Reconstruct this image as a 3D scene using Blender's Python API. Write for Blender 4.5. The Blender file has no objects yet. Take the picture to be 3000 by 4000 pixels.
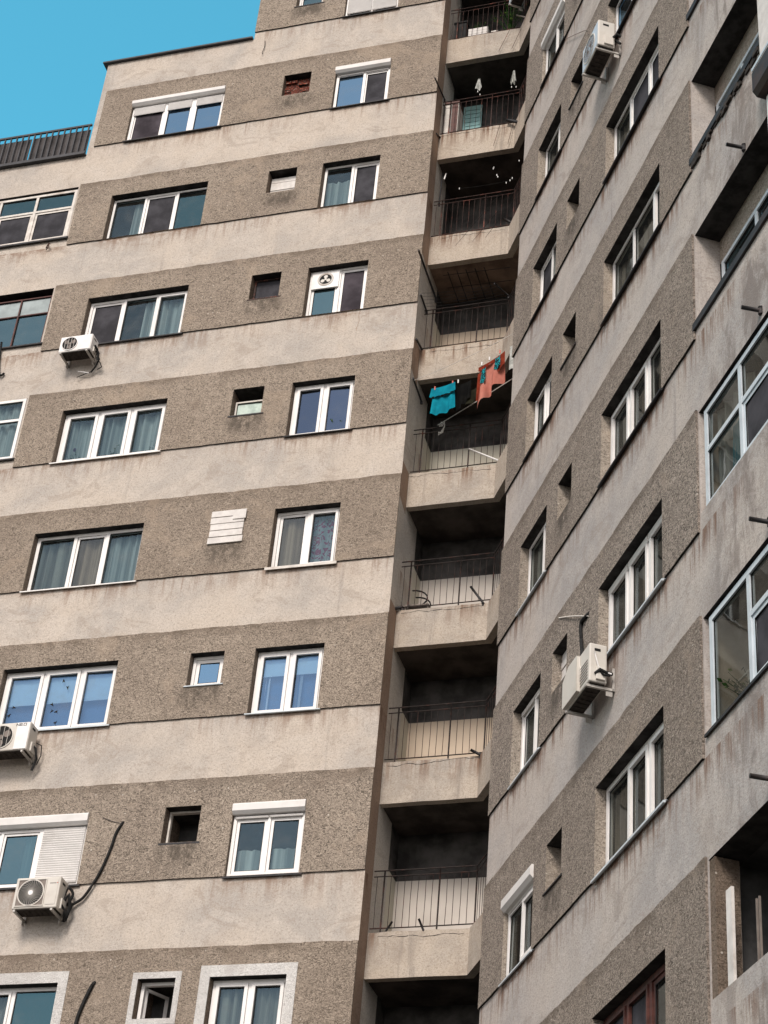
import bpy, math, random
from mathutils import Vector, Matrix, noise as mn
random.seed(7)
S = bpy.context.scene
COL = S.collection
H = 2.75
Z0 = 2.7733            # sill height of storey 0 on the left wing
SM = 1.09              # height of the smooth plaster bands
XB, TH = 1.3754, 0.5504
def rA(r): return Z0 + H * r
def rB(r): return Z0 + 0.091 + H * r

# ------------------------------------------------------------------ mesh helper
class MB:
    def __init__(s): s.v = []; s.f = []; s.m = []; s.sm = []
    def face(s, pts, m=0, smooth=False):
        i = len(s.v); s.v += [tuple(p) for p in pts]; s.f.append(tuple(range(i, i + len(pts)))); s.m.append(m); s.sm.append(smooth)
    def box(s, x0, x1, y0, y1, z0, z1, m=0):
        if x0 > x1: x0, x1 = x1, x0
        if y0 > y1: y0, y1 = y1, y0
        if z0 > z1: z0, z1 = z1, z0
        i = len(s.v)
        s.v += [(x0,y0,z0),(x1,y0,z0),(x1,y1,z0),(x0,y1,z0),(x0,y0,z1),(x1,y0,z1),(x1,y1,z1),(x0,y1,z1)]
        for q in ((0,3,2,1),(4,5,6,7),(0,1,5,4),(1,2,6,5),(2,3,7,6),(3,0,4,7)):
            s.f.append(tuple(i + k for k in q)); s.m.append(m); s.sm.append(False)
    def tube(s, pts, r, n=6, m=0, caps=True):
        pts = [Vector(p) for p in pts]; i0 = len(s.v)
        for k, p in enumerate(pts):
            a = pts[max(k-1, 0)]; b = pts[min(k+1, len(pts)-1)]
            t = (b - a).normalized(); ref = Vector((0,0,1)) if abs(t.z) < .9 else Vector((0,1,0))
            x = t.cross(ref).normalized(); y = t.cross(x).normalized()
            rr = r[k] if isinstance(r, (list, tuple)) else r
            for j in range(n):
                a_ = 2*math.pi*j/n; s.v.append(tuple(p + x*math.cos(a_)*rr + y*math.sin(a_)*rr))
        for k in range(len(pts)-1):
            for j in range(n):
                s.f.append((i0+k*n+j, i0+k*n+(j+1)%n, i0+(k+1)*n+(j+1)%n, i0+(k+1)*n+j)); s.m.append(m); s.sm.append(True)
        if caps:
            s.f.append(tuple(i0+j for j in range(n))); s.m.append(m); s.sm.append(False)
            L = i0+(len(pts)-1)*n; s.f.append(tuple(L+j for j in reversed(range(n)))); s.m.append(m); s.sm.append(False)
    def prism(s, poly, y0, y1, m=0, ax='y'):
        """extrude a 2-D polygon (x,z) between y0 and y1"""
        f = (lambda a, b, c: (a, c, b)) if ax == 'y' else ((lambda a, b, c: (a, b, c)) if ax == 'z' else (lambda a, b, c: (c, a, b)))
        A = [f(a, b, y0) for a, b in poly]; B = [f(a, b, y1) for a, b in poly]
        s.face(A, m); s.face(B[::-1], m)
        for k in range(len(poly)):
            j = (k+1) % len(poly); s.face([A[k], A[j], B[j], B[k]], m)
    def grid(s, fn, nu, nv, m=0, smooth=True):
        i0 = len(s.v)
        for a in range(nu+1):
            for b in range(nv+1): s.v.append(tuple(fn(a/nu, b/nv)))
        for a in range(nu):
            for b in range(nv):
                q = i0 + a*(nv+1) + b
                s.f.append((q, q+nv+1, q+nv+2, q+1)); s.m.append(m); s.sm.append(smooth)
    def build(s, name, mats, parent=None, bevel=0):
        me = bpy.data.meshes.new(name); me.from_pydata(s.v, [], s.f)
        if not isinstance(mats, (list, tuple)): mats = [mats]
        for q in mats: me.materials.append(q)
        for p, mi, sm in zip(me.polygons, s.m, s.sm): p.material_index = mi; p.use_smooth = sm
        me.update()
        o = bpy.data.objects.new(name, me); COL.objects.link(o)
        if parent: o.parent = parent
        if bevel:
            b = o.modifiers.new('bevel', 'BEVEL'); b.width = bevel; b.segments = 2; b.limit_method = 'ANGLE'
            w = o.modifiers.new('weld', 'WELD'); o.modifiers.move(1, 0)
        return o
def tag(o, label, cat, group=None, kind=None):
    o['label'] = label; o['category'] = cat
    if group: o['group'] = group
    if kind: o['kind'] = kind
    return o
def empty(name, loc=(0,0,0), rz=0):
    o = bpy.data.objects.new(name, None); COL.objects.link(o); o.location = loc; o.rotation_euler = (0,0,rz); return o
def jit(u, seed, amp):
    return amp * (mn.noise(Vector((u*2.3, seed*7.7, 0.3))) + .5*mn.noise(Vector((u*9.1, seed*3.1, 5.3))) + .35*mn.noise(Vector((u*27., seed, 9.3))))

def attach(o, parent, label=None):
    """make o a part of parent without moving it"""
    bpy.context.view_layer.update(); o.parent = parent; o.matrix_parent_inverse = parent.matrix_world.inverted()
    for k in ('category', 'group'):
        if k in o: del o[k]
    return o
# ------------------------------------------------------------------ materials
def nt(name):
    m = bpy.data.materials.new(name); m.use_nodes = True; t = m.node_tree; t.nodes.clear()
    return m, t
class NB:
    def __init__(s, t): s.t = t
    def n(s, typ, **k):
        o = s.t.nodes.new(typ)
        for a, b in k.items(): setattr(o, a, b)
        return o
    def link(s, a, b): s.t.links.new(a, b)
    def setv(s, sock, v):
        if isinstance(v, bpy.types.NodeSocket): s.link(v, sock)
        else: sock.default_value = v
    def math(s, op, a, b=0.0, c=None, clamp=False):
        o = s.n('ShaderNodeMath', operation=op, use_clamp=clamp); s.setv(o.inputs[0], a); s.setv(o.inputs[1], b)
        if c is not None: s.setv(o.inputs[2], c)
        return o.outputs[0]
    def ramp(s, v, a, b, A=0., B=1.):
        o = s.n('ShaderNodeMapRange', interpolation_type='SMOOTHSTEP'); s.setv(o.inputs[0], v)
        for i, q in enumerate((a, b, A, B)): s.setv(o.inputs[i+1], q)
        return o.outputs[0]
    def mix(s, f, a, b, blend='MIX'):
        o = s.n('ShaderNodeMix', data_type='RGBA', blend_type=blend); s.setv(o.inputs[0], f)
        def c(x): return x if isinstance(x, bpy.types.NodeSocket) else (tuple(x) + (1,))[:4]
        s.setv(o.inputs[6], c(a)); s.setv(o.inputs[7], c(b)); return o.outputs[2]
    def coord(s, sx=1, sy=1, sz=1, off=(0,0,0)):
        c = s.n('ShaderNodeTexCoord'); m = s.n('ShaderNodeMapping'); s.link(c.outputs['Object'], m.inputs[0])
        m.inputs['Scale'].default_value = (sx, sy, sz); m.inputs['Location'].default_value = off; return m.outputs[0]
    def noise(s, co, scale, detail=3, rough=.55, dist=0.):
        o = s.n('ShaderNodeTexNoise'); s.link(co, o.inputs['Vector']); o.inputs['Scale'].default_value = scale
        o.inputs['Detail'].default_value = detail; o.inputs['Roughness'].default_value = rough; o.inputs['Distortion'].default_value = dist
        return o.outputs[0]
    def bsdf(s, col, rough=.9, bump=None, bs=.3, bd=.01, spec=.2, metal=0.):
        o = s.n('ShaderNodeBsdfPrincipled'); s.setv(o.inputs['Base Color'], col if isinstance(col, bpy.types.NodeSocket) else tuple(col)+(1,))
        s.setv(o.inputs['Roughness'], rough); o.inputs['Specular IOR Level'].default_value = spec; o.inputs['Metallic'].default_value = metal
        if bump is not None:
            b = s.n('ShaderNodeBump'); b.inputs['Strength'].default_value = bs; b.inputs['Distance'].default_value = bd
            s.link(bump, b.inputs['Height']); s.link(b.outputs[0], o.inputs['Normal'])
        return o.outputs[0]
    def out(s, sh):
        o = s.n('ShaderNodeOutputMaterial'); s.link(sh, o.inputs[0])

def simple(name, col, rough=.7, var=.25, vs=6., spec=.25, metal=0., bump=.1, bd=.004, bscale=40, dirt=None, da=.5):
    m, t = nt(name); b = NB(t); co = b.coord()
    n1 = b.noise(co, vs, 4, .6)
    c = b.mix(b.ramp(n1, .3, .7), [x*(1-var) for x in col], [min(1, x*(1+var*.6)) for x in col])
    if dirt:
        n2 = b.noise(co, vs*.35, 5, .65); c = b.mix(b.ramp(n2, .5, .72, 0, da), c, dirt)
    b.out(b.bsdf(c, rough, b.noise(co, bscale, 3, .6), bump, bd, spec, metal)); return m

def zfrac(b, z0):
    c = b.n('ShaderNodeTexCoord'); sp = b.n('ShaderNodeSeparateXYZ'); b.link(c.outputs['Object'], sp.inputs[0])
    return b.math('FRACT', b.math('DIVIDE', b.math('SUBTRACT', sp.outputs[2], z0), H)), sp

def smooth_plaster(name, base, z0, stain=1., dirtu=None, wins=None):
    """trowelled render: cloudy patches, grey weathering, rust runs below the sills"""
    m, t = nt(name); b = NB(t)
    f, sp = zfrac(b, z0)
    co = b.coord()
    big = b.noise(co, .55, 5, .6, .4); mid = b.noise(co, 2.2, 5, .65, .8); fine = b.noise(co, 11, 4, .7, 1.2)
    warm = [base[0]*1.08, base[1]*1.04, base[2]*.99]; grey = [base[0]*.83, base[1]*.84, base[2]*.855]
    c = b.mix(b.ramp(big, .38, .64), warm, grey)
    c = b.mix(b.ramp(mid, .42, .66, 0, .55), c, [base[0]*1.16, base[1]*1.15, base[2]*1.14])
    c = b.mix(b.ramp(mid, .46, .30, 0, .45), c, [base[0]*.80, base[1]*.76, base[2]*.74])
    sw = b.noise(b.coord(1, 1, 1.3, (1, 5, 3)), 4.2, 3, .6, 3.2)
    ln = b.math('ABSOLUTE', b.math('SUBTRACT', sw, .5))
    c = b.mix(b.math('MULTIPLY', b.ramp(ln, .022, .0, 0, .5), b.ramp(mid, .35, .6)), c, [base[0]*.60, base[1]*.54, base[2]*.49])
    # wormy trowel marks
    worm = b.noise(b.coord(1, 1, 1.5), 15, 3, .6, 2.6)
    c = b.mix(b.ramp(worm, .54, .66, 0, .48), c, [x*.56 for x in base])
    c = b.mix(b.ramp(worm, .42, .30, 0, .18), c, [min(1, x*1.25) for x in base])
    grain = b.noise(co, 38, 4, .75, .8)
    c = b.mix(b.ramp(grain, .50, .36, 0, .50), c, [base[0]*.50, base[1]*.45, base[2]*.40])
    c = b.mix(b.ramp(grain, .54, .68, 0, .30), c, [min(1, x*1.3) for x in base])
    pat = b.noise(b.coord(1, 1, 1.6, (2, 7, 1)), 1.35, 6, .72, 1.0)
    c = b.mix(b.ramp(pat, .55, .63, 0, .44), c, [base[0]*.66, base[1]*.61, base[2]*.57])
    if dirtu is not None:
        c = b.mix(b.math('MULTIPLY', b.ramp(sp.outputs[0], dirtu-.4, dirtu+1.2), b.ramp(b.noise(b.coord(2.2, 2.2, .8, (4,4,1)), 1.2, 6, .72, .6), .44, .62, 0, .75)), c, [base[0]*.42, base[1]*.38, base[2]*.36])
    # run-off streaks under the sill line (top of the band, frac just below 1)
    streak = b.noise(b.coord(7.5, 7.5, .55), 1.0, 5, .7, .3)
    wide = b.noise(b.coord(.62, .62, .36), 1.0, 3, .6)
    top = b.ramp(f, .80, 1.0)
    if wins:
        acc = None
        for (p_, q_) in wins:
            v_ = b.math('MULTIPLY', b.ramp(sp.outputs[0], p_-.25, p_+.10), b.ramp(sp.outputs[0], q_+.25, q_-.10)); acc = v_ if acc is None else b.math('MAXIMUM', acc, v_)
        edge = b.math('MULTIPLY', b.math('MULTIPLY', acc, b.ramp(f, .93, .995)), b.ramp(b.noise(b.coord(3, 3, 5), 1.5, 4, .7), .40, .60))
        c = b.mix(b.math('MULTIPLY', edge, .8*stain, clamp=True), c, [base[0]*.42, base[1]*.28, base[2]*.21])
        wide = b.math('ADD', b.math('MULTIPLY', acc, .12), wide)
    sm = b.math('MULTIPLY', b.math('MULTIPLY', b.ramp(streak, .44, .62), top), b.ramp(wide, .40, .60))
    c = b.mix(b.math('MULTIPLY', sm, .75*stain, clamp=True), c, [base[0]*.45, base[1]*.33, base[2]*.27])
    gs = b.noise(b.coord(4.2, 4.2, .22, (3, 1, 0)), 1.0, 5, .75, .2)
    c = b.mix(b.ramp(gs, .55, .75, 0, .42*stain), c, [base[0]*.50, base[1]*.49, base[2]*.50])
    thin = b.ramp(b.noise(b.coord(), 1.1, 8, .72, 2.0), .497, .5, 0, 1)
    thin2 = b.ramp(b.noise(b.coord(), 1.1, 8, .72, 2.0), .503, .5, 0, 1)
    crack = b.math('MULTIPLY', b.math('MULTIPLY', thin, thin2), b.ramp(b.noise(b.coord(1,1,1,(9,2,4)), .5, 2), .58, .70, 0, .55))
    c = b.mix(crack, c, [x*.35 for x in base])
    hgt = b.math('ADD', b.math('MULTIPLY', worm, .6), b.math('MULTIPLY', fine, .6))
    b.out(b.bsdf(c, .92, hgt, .45, .018, .15)); return m

def rough_plaster(name, base, z0, contrast=1., under=None):
    """pebble-dash: dark pits, worm relief, pale chips, soot under the band above"""
    m, t = nt(name); b = NB(t)
    f, sp = zfrac(b, z0)
    co = b.coord()
    w1 = b.noise(b.coord(1, 1, 1.35), 16, 4, .72, 2.4)
    w2 = b.noise(co, 42, 3, .7, .6)
    big = b.noise(co, .7, 4, .6)
    c = b.mix(b.ramp(big, .35, .68), [x*1.08 for x in base], [base[0]*.86, base[1]*.85, base[2]*.85])
    c = b.mix(b.ramp(w1, .49, .38, 0, .95*contrast, ), c, [x*.28 for x in base])
    c = b.mix(b.ramp(w1, .52, .64, 0, .60*contrast), c, [min(1, x*1.5) for x in base])
    c = b.mix(b.ramp(w2, .50, .34, 0, .6*contrast), c, [x*.40 for x in base])
    vo = b.n('ShaderNodeTexVoronoi'); b.link(co, vo.inputs['Vector']); vo.inputs['Scale'].default_value = 11
    hs = b.n('ShaderNodeSeparateColor'); b.link(vo.outputs['Color'], hs.inputs[0])
    spk = b.math('MULTIPLY', b.ramp(vo.outputs['Distance'], .16, .09), b.math('GREATER_THAN', hs.outputs[0], .93))
    c = b.mix(b.math('MULTIPLY', spk, .8), c, (.78, .72, .64))
    soot = b.math('MULTIPLY', b.ramp(f, .53, .60), b.ramp(b.noise(b.coord(1.2, 1.2, 2.), 1.6, 4, .7), .38, .62))
    c = b.mix(b.math('MULTIPLY', soot, .72), c, [base[0]*.42, base[1]*.40, base[2]*.38])
    gs = b.noise(b.coord(2.6, 2.6, .35, (5, 2, 0)), 1.0, 4, .7)
    c = b.mix(b.ramp(gs, .56, .74, 0, .45), c, [x*.52 for x in base])
    fl_ = b.math('FLOOR', b.math('DIVIDE', b.math('SUBTRACT', sp.outputs[2], z0), H)); wn = b.n('ShaderNodeTexWhiteNoise', noise_dimensions='1D'); b.link(fl_, wn.inputs['W'])
    c = b.mix(b.math('MULTIPLY', wn.outputs['Value'], .22), c, [base[0]*.62, base[1]*.57, base[2]*.52])
    bare = b.noise(b.coord(1, 1, 1, (8, 3, 2)), .9, 5, .7, .6)
    c = b.mix(b.ramp(bare, .56, .66, 0, .35), c, [base[0]*1.18, base[1]*1.12, base[2]*1.05])
    c = b.mix(b.ramp(bare, .42, .32, 0, .40), c, [base[0]*.66, base[1]*.62, base[2]*.60])
    if under:
        um = b.math('MULTIPLY', b.ramp(sp.outputs[0], under[0]-.25, under[0]+.1), b.ramp(sp.outputs[0], under[1]+.25, under[1]-.1))
        vm = b.math('MULTIPLY', b.ramp(f, .225, .19), b.ramp(f, .02, .14))
        c = b.mix(b.math('MULTIPLY', b.math('MULTIPLY', um, vm), b.ramp(b.noise(b.coord(6, 6, 3), 1., 4, .7), .36, .58, .1, .8)), c, [x*.26 for x in base])
    hgt = b.math('ADD', b.math('MULTIPLY', w1, .8), b.math('MULTIPLY', w2, .45))
    b.out(b.bsdf(c, .95, hgt, .9, .035, .12)); return m

def glass(name, tint=(.62, .86, .95), refl=.42, thru=(.55, .70, .74), rough=.015, wob=.02):
    m, t = nt(name); b = NB(t)
    co = b.coord()
    g = b.n('ShaderNodeBsdfGlossy'); g.inputs['Roughness'].default_value = rough; g.inputs['Color'].default_value = tuple(tint)+(1,)
    bp = b.n('ShaderNodeBump'); bp.inputs['Strength'].default_value = wob; bp.inputs['Distance'].default_value = .05
    b.link(b.noise(co, 1.6, 2), bp.inputs['Height']); b.link(bp.outputs[0], g.inputs['Normal'])
    tr = b.n('ShaderNodeBsdfTransparent'); tr.inputs['Color'].default_value = tuple(thru)+(1,)
    fr = b.n('ShaderNodeFresnel'); fr.inputs['IOR'].default_value = 1.5
    fac = b.math('ADD', b.math('MULTIPLY', fr.outputs[0], .6), refl, clamp=True)
    mx = b.n('ShaderNodeMixShader'); b.link(fac, mx.inputs[0]); b.link(tr.outputs[0], mx.inputs[1]); b.link(g.outputs[0], mx.inputs[2])
    df = b.n('ShaderNodeBsdfDiffuse'); df.inputs['Color'].default_value = (.30, .30, .28, 1)
    m2 = b.n('ShaderNodeMixShader'); b.link(b.ramp(b.noise(co, 3.1, 5, .7), .45, .8, .03, .14), m2.inputs[0]); b.link(mx.outputs[0], m2.inputs[1]); b.link(df.outputs[0], m2.inputs[2])
    b.out(m2.outputs[0]); return m

def cloth(name, col, col2=None, sc=4, pat=None, folds=False):
    m, t = nt(name); b = NB(t); co = b.coord(26, 26, .5) if folds else b.coord()  # curtain folds' light and dark drawn as vertical colour stripes
    c = b.mix(b.ramp(b.noise(co, sc, 3), .35, .65), col, col2 or [x*.75 for x in col])
    if pat: c = b.mix(b.ramp(b.noise(co, pat[1], 1, .5, 1.5), .52, .56), c, pat[0])
    d = b.n('ShaderNodeBsdfDiffuse'); b.link(c, d.inputs[0]); tl = b.n('ShaderNodeBsdfTranslucent'); b.link(c, tl.inputs[0])
    mx = b.n('ShaderNodeMixShader'); mx.inputs[0].default_value = .3; b.link(d.outputs[0], mx.inputs[1]); b.link(tl.outputs[0], mx.inputs[2])
    b.out(mx.outputs[0]); return m

M = {}
SB = (.495, .450, .403); RB = (.385, .323, .263)
M['smA'] = smooth_plaster('smooth_render_left', SB, Z0, .9, None, [(-6.54,-4.5), (-2.15,-1.0), (-9.5,-7.4)])
M['rgA'] = rough_plaster('pebbledash_left', RB, Z0, 1.25, (-3.2, -2.7))
M['smB'] = smooth_plaster('smooth_render_right', (.445, .415, .395), Z0+.091, 1.7, 8.4, [(2.3,3.45), (5.5,7.6)])
M['rgB'] = rough_plaster('pebbledash_right', (.335, .29, .25), Z0+.091, 1.75, (3.95, 4.4))
M['apron'] = smooth_plaster('balcony_render', (.44, .39, .335), Z0 + .71*H, 1.6)
M['reveal'] = rough_plaster('reveal_render', (.24, .19, .15), Z0, 1.)
M['revealB'] = rough_plaster('reveal_render_warm', (.44, .385, .325), Z0, .9)
M['soffit'] = simple('soffit_dirt_and_shade', (.042, .040, .039), .95, .5, 5, .05)  # dirty undersides, near-black because their shade is painted in
M['brown'] = smooth_plaster('stained_pier', (.36, .27, .215), Z0, 1.8)
M['grey'] = smooth_plaster('grey_pier', (.60, .57, .53), Z0, 1.)
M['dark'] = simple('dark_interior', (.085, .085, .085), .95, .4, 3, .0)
M['dark2'] = simple('dark_back_wall', (.085, .080, .077), .95, .5, 3, .0)  # near-black upper wall, the apron's shade put into the colour
M['ceil'] = simple('balcony_soffit', (.075, .064, .057), .95, .45, 2.5, .05, dirt=(.03,.025,.02), da=.7)  # deep ceiling shade built into the dark base colour
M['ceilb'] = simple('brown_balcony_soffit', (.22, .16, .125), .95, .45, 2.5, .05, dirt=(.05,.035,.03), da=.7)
M['cream'] = simple('cream_lower_wall', (.58, .53, .48), .9, .08, 1.5, .1, dirt=(.42,.37,.31), da=.5)
M['creamp'] = simple('beige_lower_wall', (.56, .46, .36), .9, .08, 1.5, .1, dirt=(.38,.30,.22), da=.5)
M['ivory'] = simple('ivory_lower_wall', (.56, .53, .45), .9, .08, 1.5, .1, dirt=(.35,.31,.25), da=.5)
M['pvc'] = simple('white_pvc', (.80, .78, .76), .45, .06, 3, .4, bump=.02, dirt=(.52,.47,.42), da=.35)
M['pvcg'] = simple('grey_white_aluminium', (.56, .62, .66), .4, .10, 3, .5, bump=.02, dirt=(.35,.34,.33), da=.4)
M['oldw'] = simple('old_white_paint', (.66, .62, .57), .7, .15, 8, .2, dirt=(.28,.20,.15), da=.6)
M['redf'] = simple('red_brown_paint', (.095, .035, .028), .6, .4, 9, .3, dirt=(.05,.03,.025), da=.6)
M['metal'] = simple('dark_sheet_metal', (.035, .034, .036), .6, .3, 5, .3, metal=.2, dirt=(.10,.05,.03), da=.5)
M['coping'] = simple('roof_edge_metal', (.045, .045, .05), .55, .3, 5, .3)
M['rust'] = simple('rusty_rail_paint', (.055, .034, .030), .75, .5, 22, .2, dirt=(.26,.09,.065), da=.8)
M['raild'] = simple('dark_rail_paint', (.035, .028, .026), .75, .5, 22, .2, dirt=(.14,.05,.035), da=.7)
M['black'] = simple('black_rubber', (.018, .018, .018), .8, .4, 12, .2)
M['ac'] = simple('air_conditioner_shell', (.60, .57, .52), .5, .06, 3, .35, bump=.02, dirt=(.42,.37,.31), da=.45)
M['acblue'] = simple('air_conditioner_shell_cool', (.50, .58, .66), .45, .08, 3, .4, bump=.02, dirt=(.40,.40,.38), da=.4)
M['acunder'] = simple('air_conditioner_base', (.045, .037, .032), .8, .5, 14, .2, dirt=(.03,.025,.02), da=.8)
M['galv'] = simple('galvanised_bracket', (.45, .43, .40), .55, .2, 9, .4, metal=.2, dirt=(.18,.10,.06), da=.5)
M['fan'] = simple('fan_blade_grey', (.20, .17, .15), .7, .2, 8, .2)
M['brick'] = None
M['board'] = simple('pale_boards', (.66, .63, .60), .8, .12, 7, .2, dirt=(.35,.30,.25), da=.5)
M['gblue'] = glass('glass_sky_blue', (.23, .42, .63), .58, (.30, .36, .42))  # blue and teal tints put a clear sky's reflection into the glass
M['gslate'] = glass('glass_slate', (.11, .16, .26), .6, (.40, .42, .46))
M['gtealc'] = glass('glass_teal_clear', (.22, .34, .42), .17, (.72, .84, .86))
M['gbluec'] = glass('glass_blue_clear', (.30, .52, .85), .26, (.72, .88, 1.))
M['gteal'] = glass('glass_teal', (.20, .36, .43), .42, (.50, .62, .64))
M['gdteal'] = glass('glass_deep_teal', (.11, .24, .29), .42, (.42, .50, .50))
M['gclear'] = glass('glass_clear', (.50, .56, .58), .12, (.72, .74, .70))
M['gdark'] = simple('fly_screen', (.056, .055, .062), .85, .35, 3, .05, bump=.02)
M['gpurple'] = simple('fly_screen_purple', (.066, .057, .066), .85, .45, 2.2, .05, bump=.02)
M['ggreen'] = simple('frosted_green_glass', (.42, .52, .46), .35, .15, 9, .5, dirt=(.16,.24,.20), da=.6)
M['gfrost'] = simple('frosted_grey_glass', (.30, .35, .35), .35, .2, 4, .5)
M['curt'] = cloth('net_curtain', (.84, .83, .79), (.34, .36, .36), .3, folds=True)
M['curtb'] = cloth('beige_curtain', (.52, .46, .40), (.22, .185, .16), .3, folds=True)
M['curtd'] = cloth('dark_curtain', (.16, .12, .12), (.08, .06, .065), 3)
M['curtp'] = cloth('curtain_with_pink_dots', (.60, .60, .60), (.45, .46, .48), 4, ((.42, .08, .16), 9.))
M['blind'] = cloth('roller_blind', (.80, .86, .82), (.74, .80, .77), 1)
M['blindback'] = simple('dim_blue_room', (.10, .16, .24), .9, .1, 2, .05)
M['slat'] = simple('shutter_slats', (.68, .66, .64), .55, .06, 4, .3, dirt=(.45,.42,.38), da=.3)
M['paintw'] = rough_plaster('white_painted_surround', (.74, .73, .71), Z0, .35)
M['roomw'] = simple('beige_room_wall', (.58, .50, .42), .9, .15, 2, .1, dirt=(.34,.30,.25), da=.6)
M['plant'] = cloth('plant_leaf', (.05, .11, .03), (.02, .05, .015), 9)
M['planty'] = cloth('plant_leaf_light', (.24, .33, .07), (.10, .17, .03), 9)
M['flower'] = cloth('purple_flower', (.30, .06, .36))
M['teal'] = simple('teal_door_paint', (.34, .58, .58), .6, .15, 4, .3)
M['turq'] = cloth('turquoise_cotton', (.012, .30, .40), (.010, .22, .31), 6)
M['salmon'] = cloth('salmon_cotton', (.66, .27, .21), (.56, .20, .15), 3)
M['rustc'] = cloth('rust_cotton', (.30, .055, .03), (.20, .035, .02), 6)
M['floral'] = cloth('floral_print', (.015, .035, .05), (.02, .02, .03), 5, ((.03, .42, .46), 34.))
M['blackc'] = cloth('black_cotton', (.016, .016, .015), (.010, .010, .010))
M['olivec'] = cloth('dark_olive_cotton', (.035, .034, .022), (.022, .02, .014))
M['whitec'] = cloth('white_cotton', (.68, .68, .64), (.42, .43, .40), 14)
M['rope'] = simple('pale_rope', (.78, .74, .68), .9, .2, 20, .1)
M['peg'] = simple('red_plastic', (.55, .09, .05), .5, .2, 9, .4)
M['pegw'] = simple('white_plastic', (.75, .74, .72), .5, .2, 9, .4)
M['redt'] = simple('terracotta_paint', (.50, .16, .09), .7, .2, 6, .2)
M['cyanp'] = cloth('light_blue_cloth', (.16, .42, .52), (.10, .30, .38), 3)
M['ground'] = simple('asphalt', (.055, .053, .05), .9, .3, .8, .1)
def brick_mat():
    m, t = nt('rough_brick_infill'); b = NB(t); c = b.n('ShaderNodeTexCoord'); sp = b.n('ShaderNodeSeparateXYZ'); b.link(c.outputs['Object'], sp.inputs[0])
    cb = b.n('ShaderNodeCombineXYZ'); b.link(sp.outputs[0], cb.inputs[0]); b.link(sp.outputs[2], cb.inputs[1])
    br = b.n('ShaderNodeTexBrick'); b.link(cb.outputs[0], br.inputs['Vector']); br.inputs['Scale'].default_value = 6.
    br.inputs['Color1'].default_value = (.26,.055,.03,1); br.inputs['Color2'].default_value = (.14,.03,.02,1); br.inputs['Mortar'].default_value = (.03,.025,.02,1)
    br.inputs['Mortar Size'].default_value = .045
    co = b.coord(); n = b.noise(co, 22, 3)
    col = b.mix(b.ramp(n, .55, .75, 0, .8), br.outputs[0], (.45, .36, .30)); col = b.mix(b.ramp(n, .48, .3, 0, .9), col, (.03,.02,.015))
    b.out(b.bsdf(col, .95, n, .8, .03)); return m
M['brick'] = brick_mat()

# ------------------------------------------------------------------ facade sheets
def breaks(vals, lo, hi, step):
    v = sorted(set([lo, hi] + [round(x, 4) for x in vals if lo < x < hi])); out = []
    for a, b in zip(v, v[1:]):
        n = max(1, int(round((b-a)/step))); out += [a + (b-a)*k/n for k in range(n)]
    return out + [v[-1]]
def sheet(mb, u0, u1, z0, z1, d, ops, m=0, step=1.0, jz0=0., jz1=0., seed=0, lip=None, jd=0.):
    ops = [o for o in ops if o[0] < u1-1e-4 and o[1] > u0+1e-4 and o[2] < z1-1e-4 and o[3] > z0+1e-4]
    U = breaks([o[0] for o in ops]+[o[1] for o in ops], u0, u1, step)
    Z = breaks([o[2] for o in ops]+[o[3] for o in ops], z0, z1, 99)
    def zz(u, k):
        if k == 0: return Z[0] + jit(u, seed+.5, jz0)
        if k == len(Z)-1: return Z[-1] + jit(u, seed+9.5, jz1)
        return Z[k]
    idx = {}
    def V(i, k):
        if (i, k) not in idx:
            idx[(i, k)] = len(mb.v); mb.v.append((U[i], d, zz(U[i], k)))
        return idx[(i, k)]
    for i in range(len(U)-1):
        for k in range(len(Z)-1):
            uc = (U[i]+U[i+1])/2; zc = (Z[k]+Z[k+1])/2
            if any(o[0]-1e-4 < uc < o[1]+1e-4 and o[2]-1e-4 < zc < o[3]+1e-4 for o in ops): continue
            mb.f.append((V(i,k), V(i+1,k), V(i+1,k+1), V(i,k+1))); mb.m.append(m); mb.sm.append(False)
        if lip is not None:     # underside of the proud coat, near-black for its shade line, and its top
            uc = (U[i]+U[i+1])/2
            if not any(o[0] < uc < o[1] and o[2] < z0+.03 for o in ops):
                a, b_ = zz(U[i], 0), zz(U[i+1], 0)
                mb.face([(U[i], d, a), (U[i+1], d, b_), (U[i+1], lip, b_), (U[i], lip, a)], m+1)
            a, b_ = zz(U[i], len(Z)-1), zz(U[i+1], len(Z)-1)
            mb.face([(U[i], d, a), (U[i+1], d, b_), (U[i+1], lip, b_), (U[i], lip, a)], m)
    if lip is not None:
        for u in (u0, u1):
            mb.face([(u, d, z0), (u, lip, z0), (u, lip, z1), (u, d, z1)], m)
def reveals(mb, o, d0, d1, ml, mr, mt, mbm):
    u0, u1, z0, z1 = o[:4]
    mb.face([(u0,d0,z0),(u0,d1,z0),(u0,d1,z1),(u0,d0,z1)], ml)
    mb.face([(u1,d0,z0),(u1,d1,z0),(u1,d1,z1),(u1,d0,z1)], mr)
    mb.face([(u0,d0,z1),(u1,d0,z1),(u1,d1,z1),(u0,d1,z1)], mt)
    mb.face([(u0,d0,z0),(u1,d0,z0),(u1,d1,z0),(u0,d1,z0)], mbm)

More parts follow.
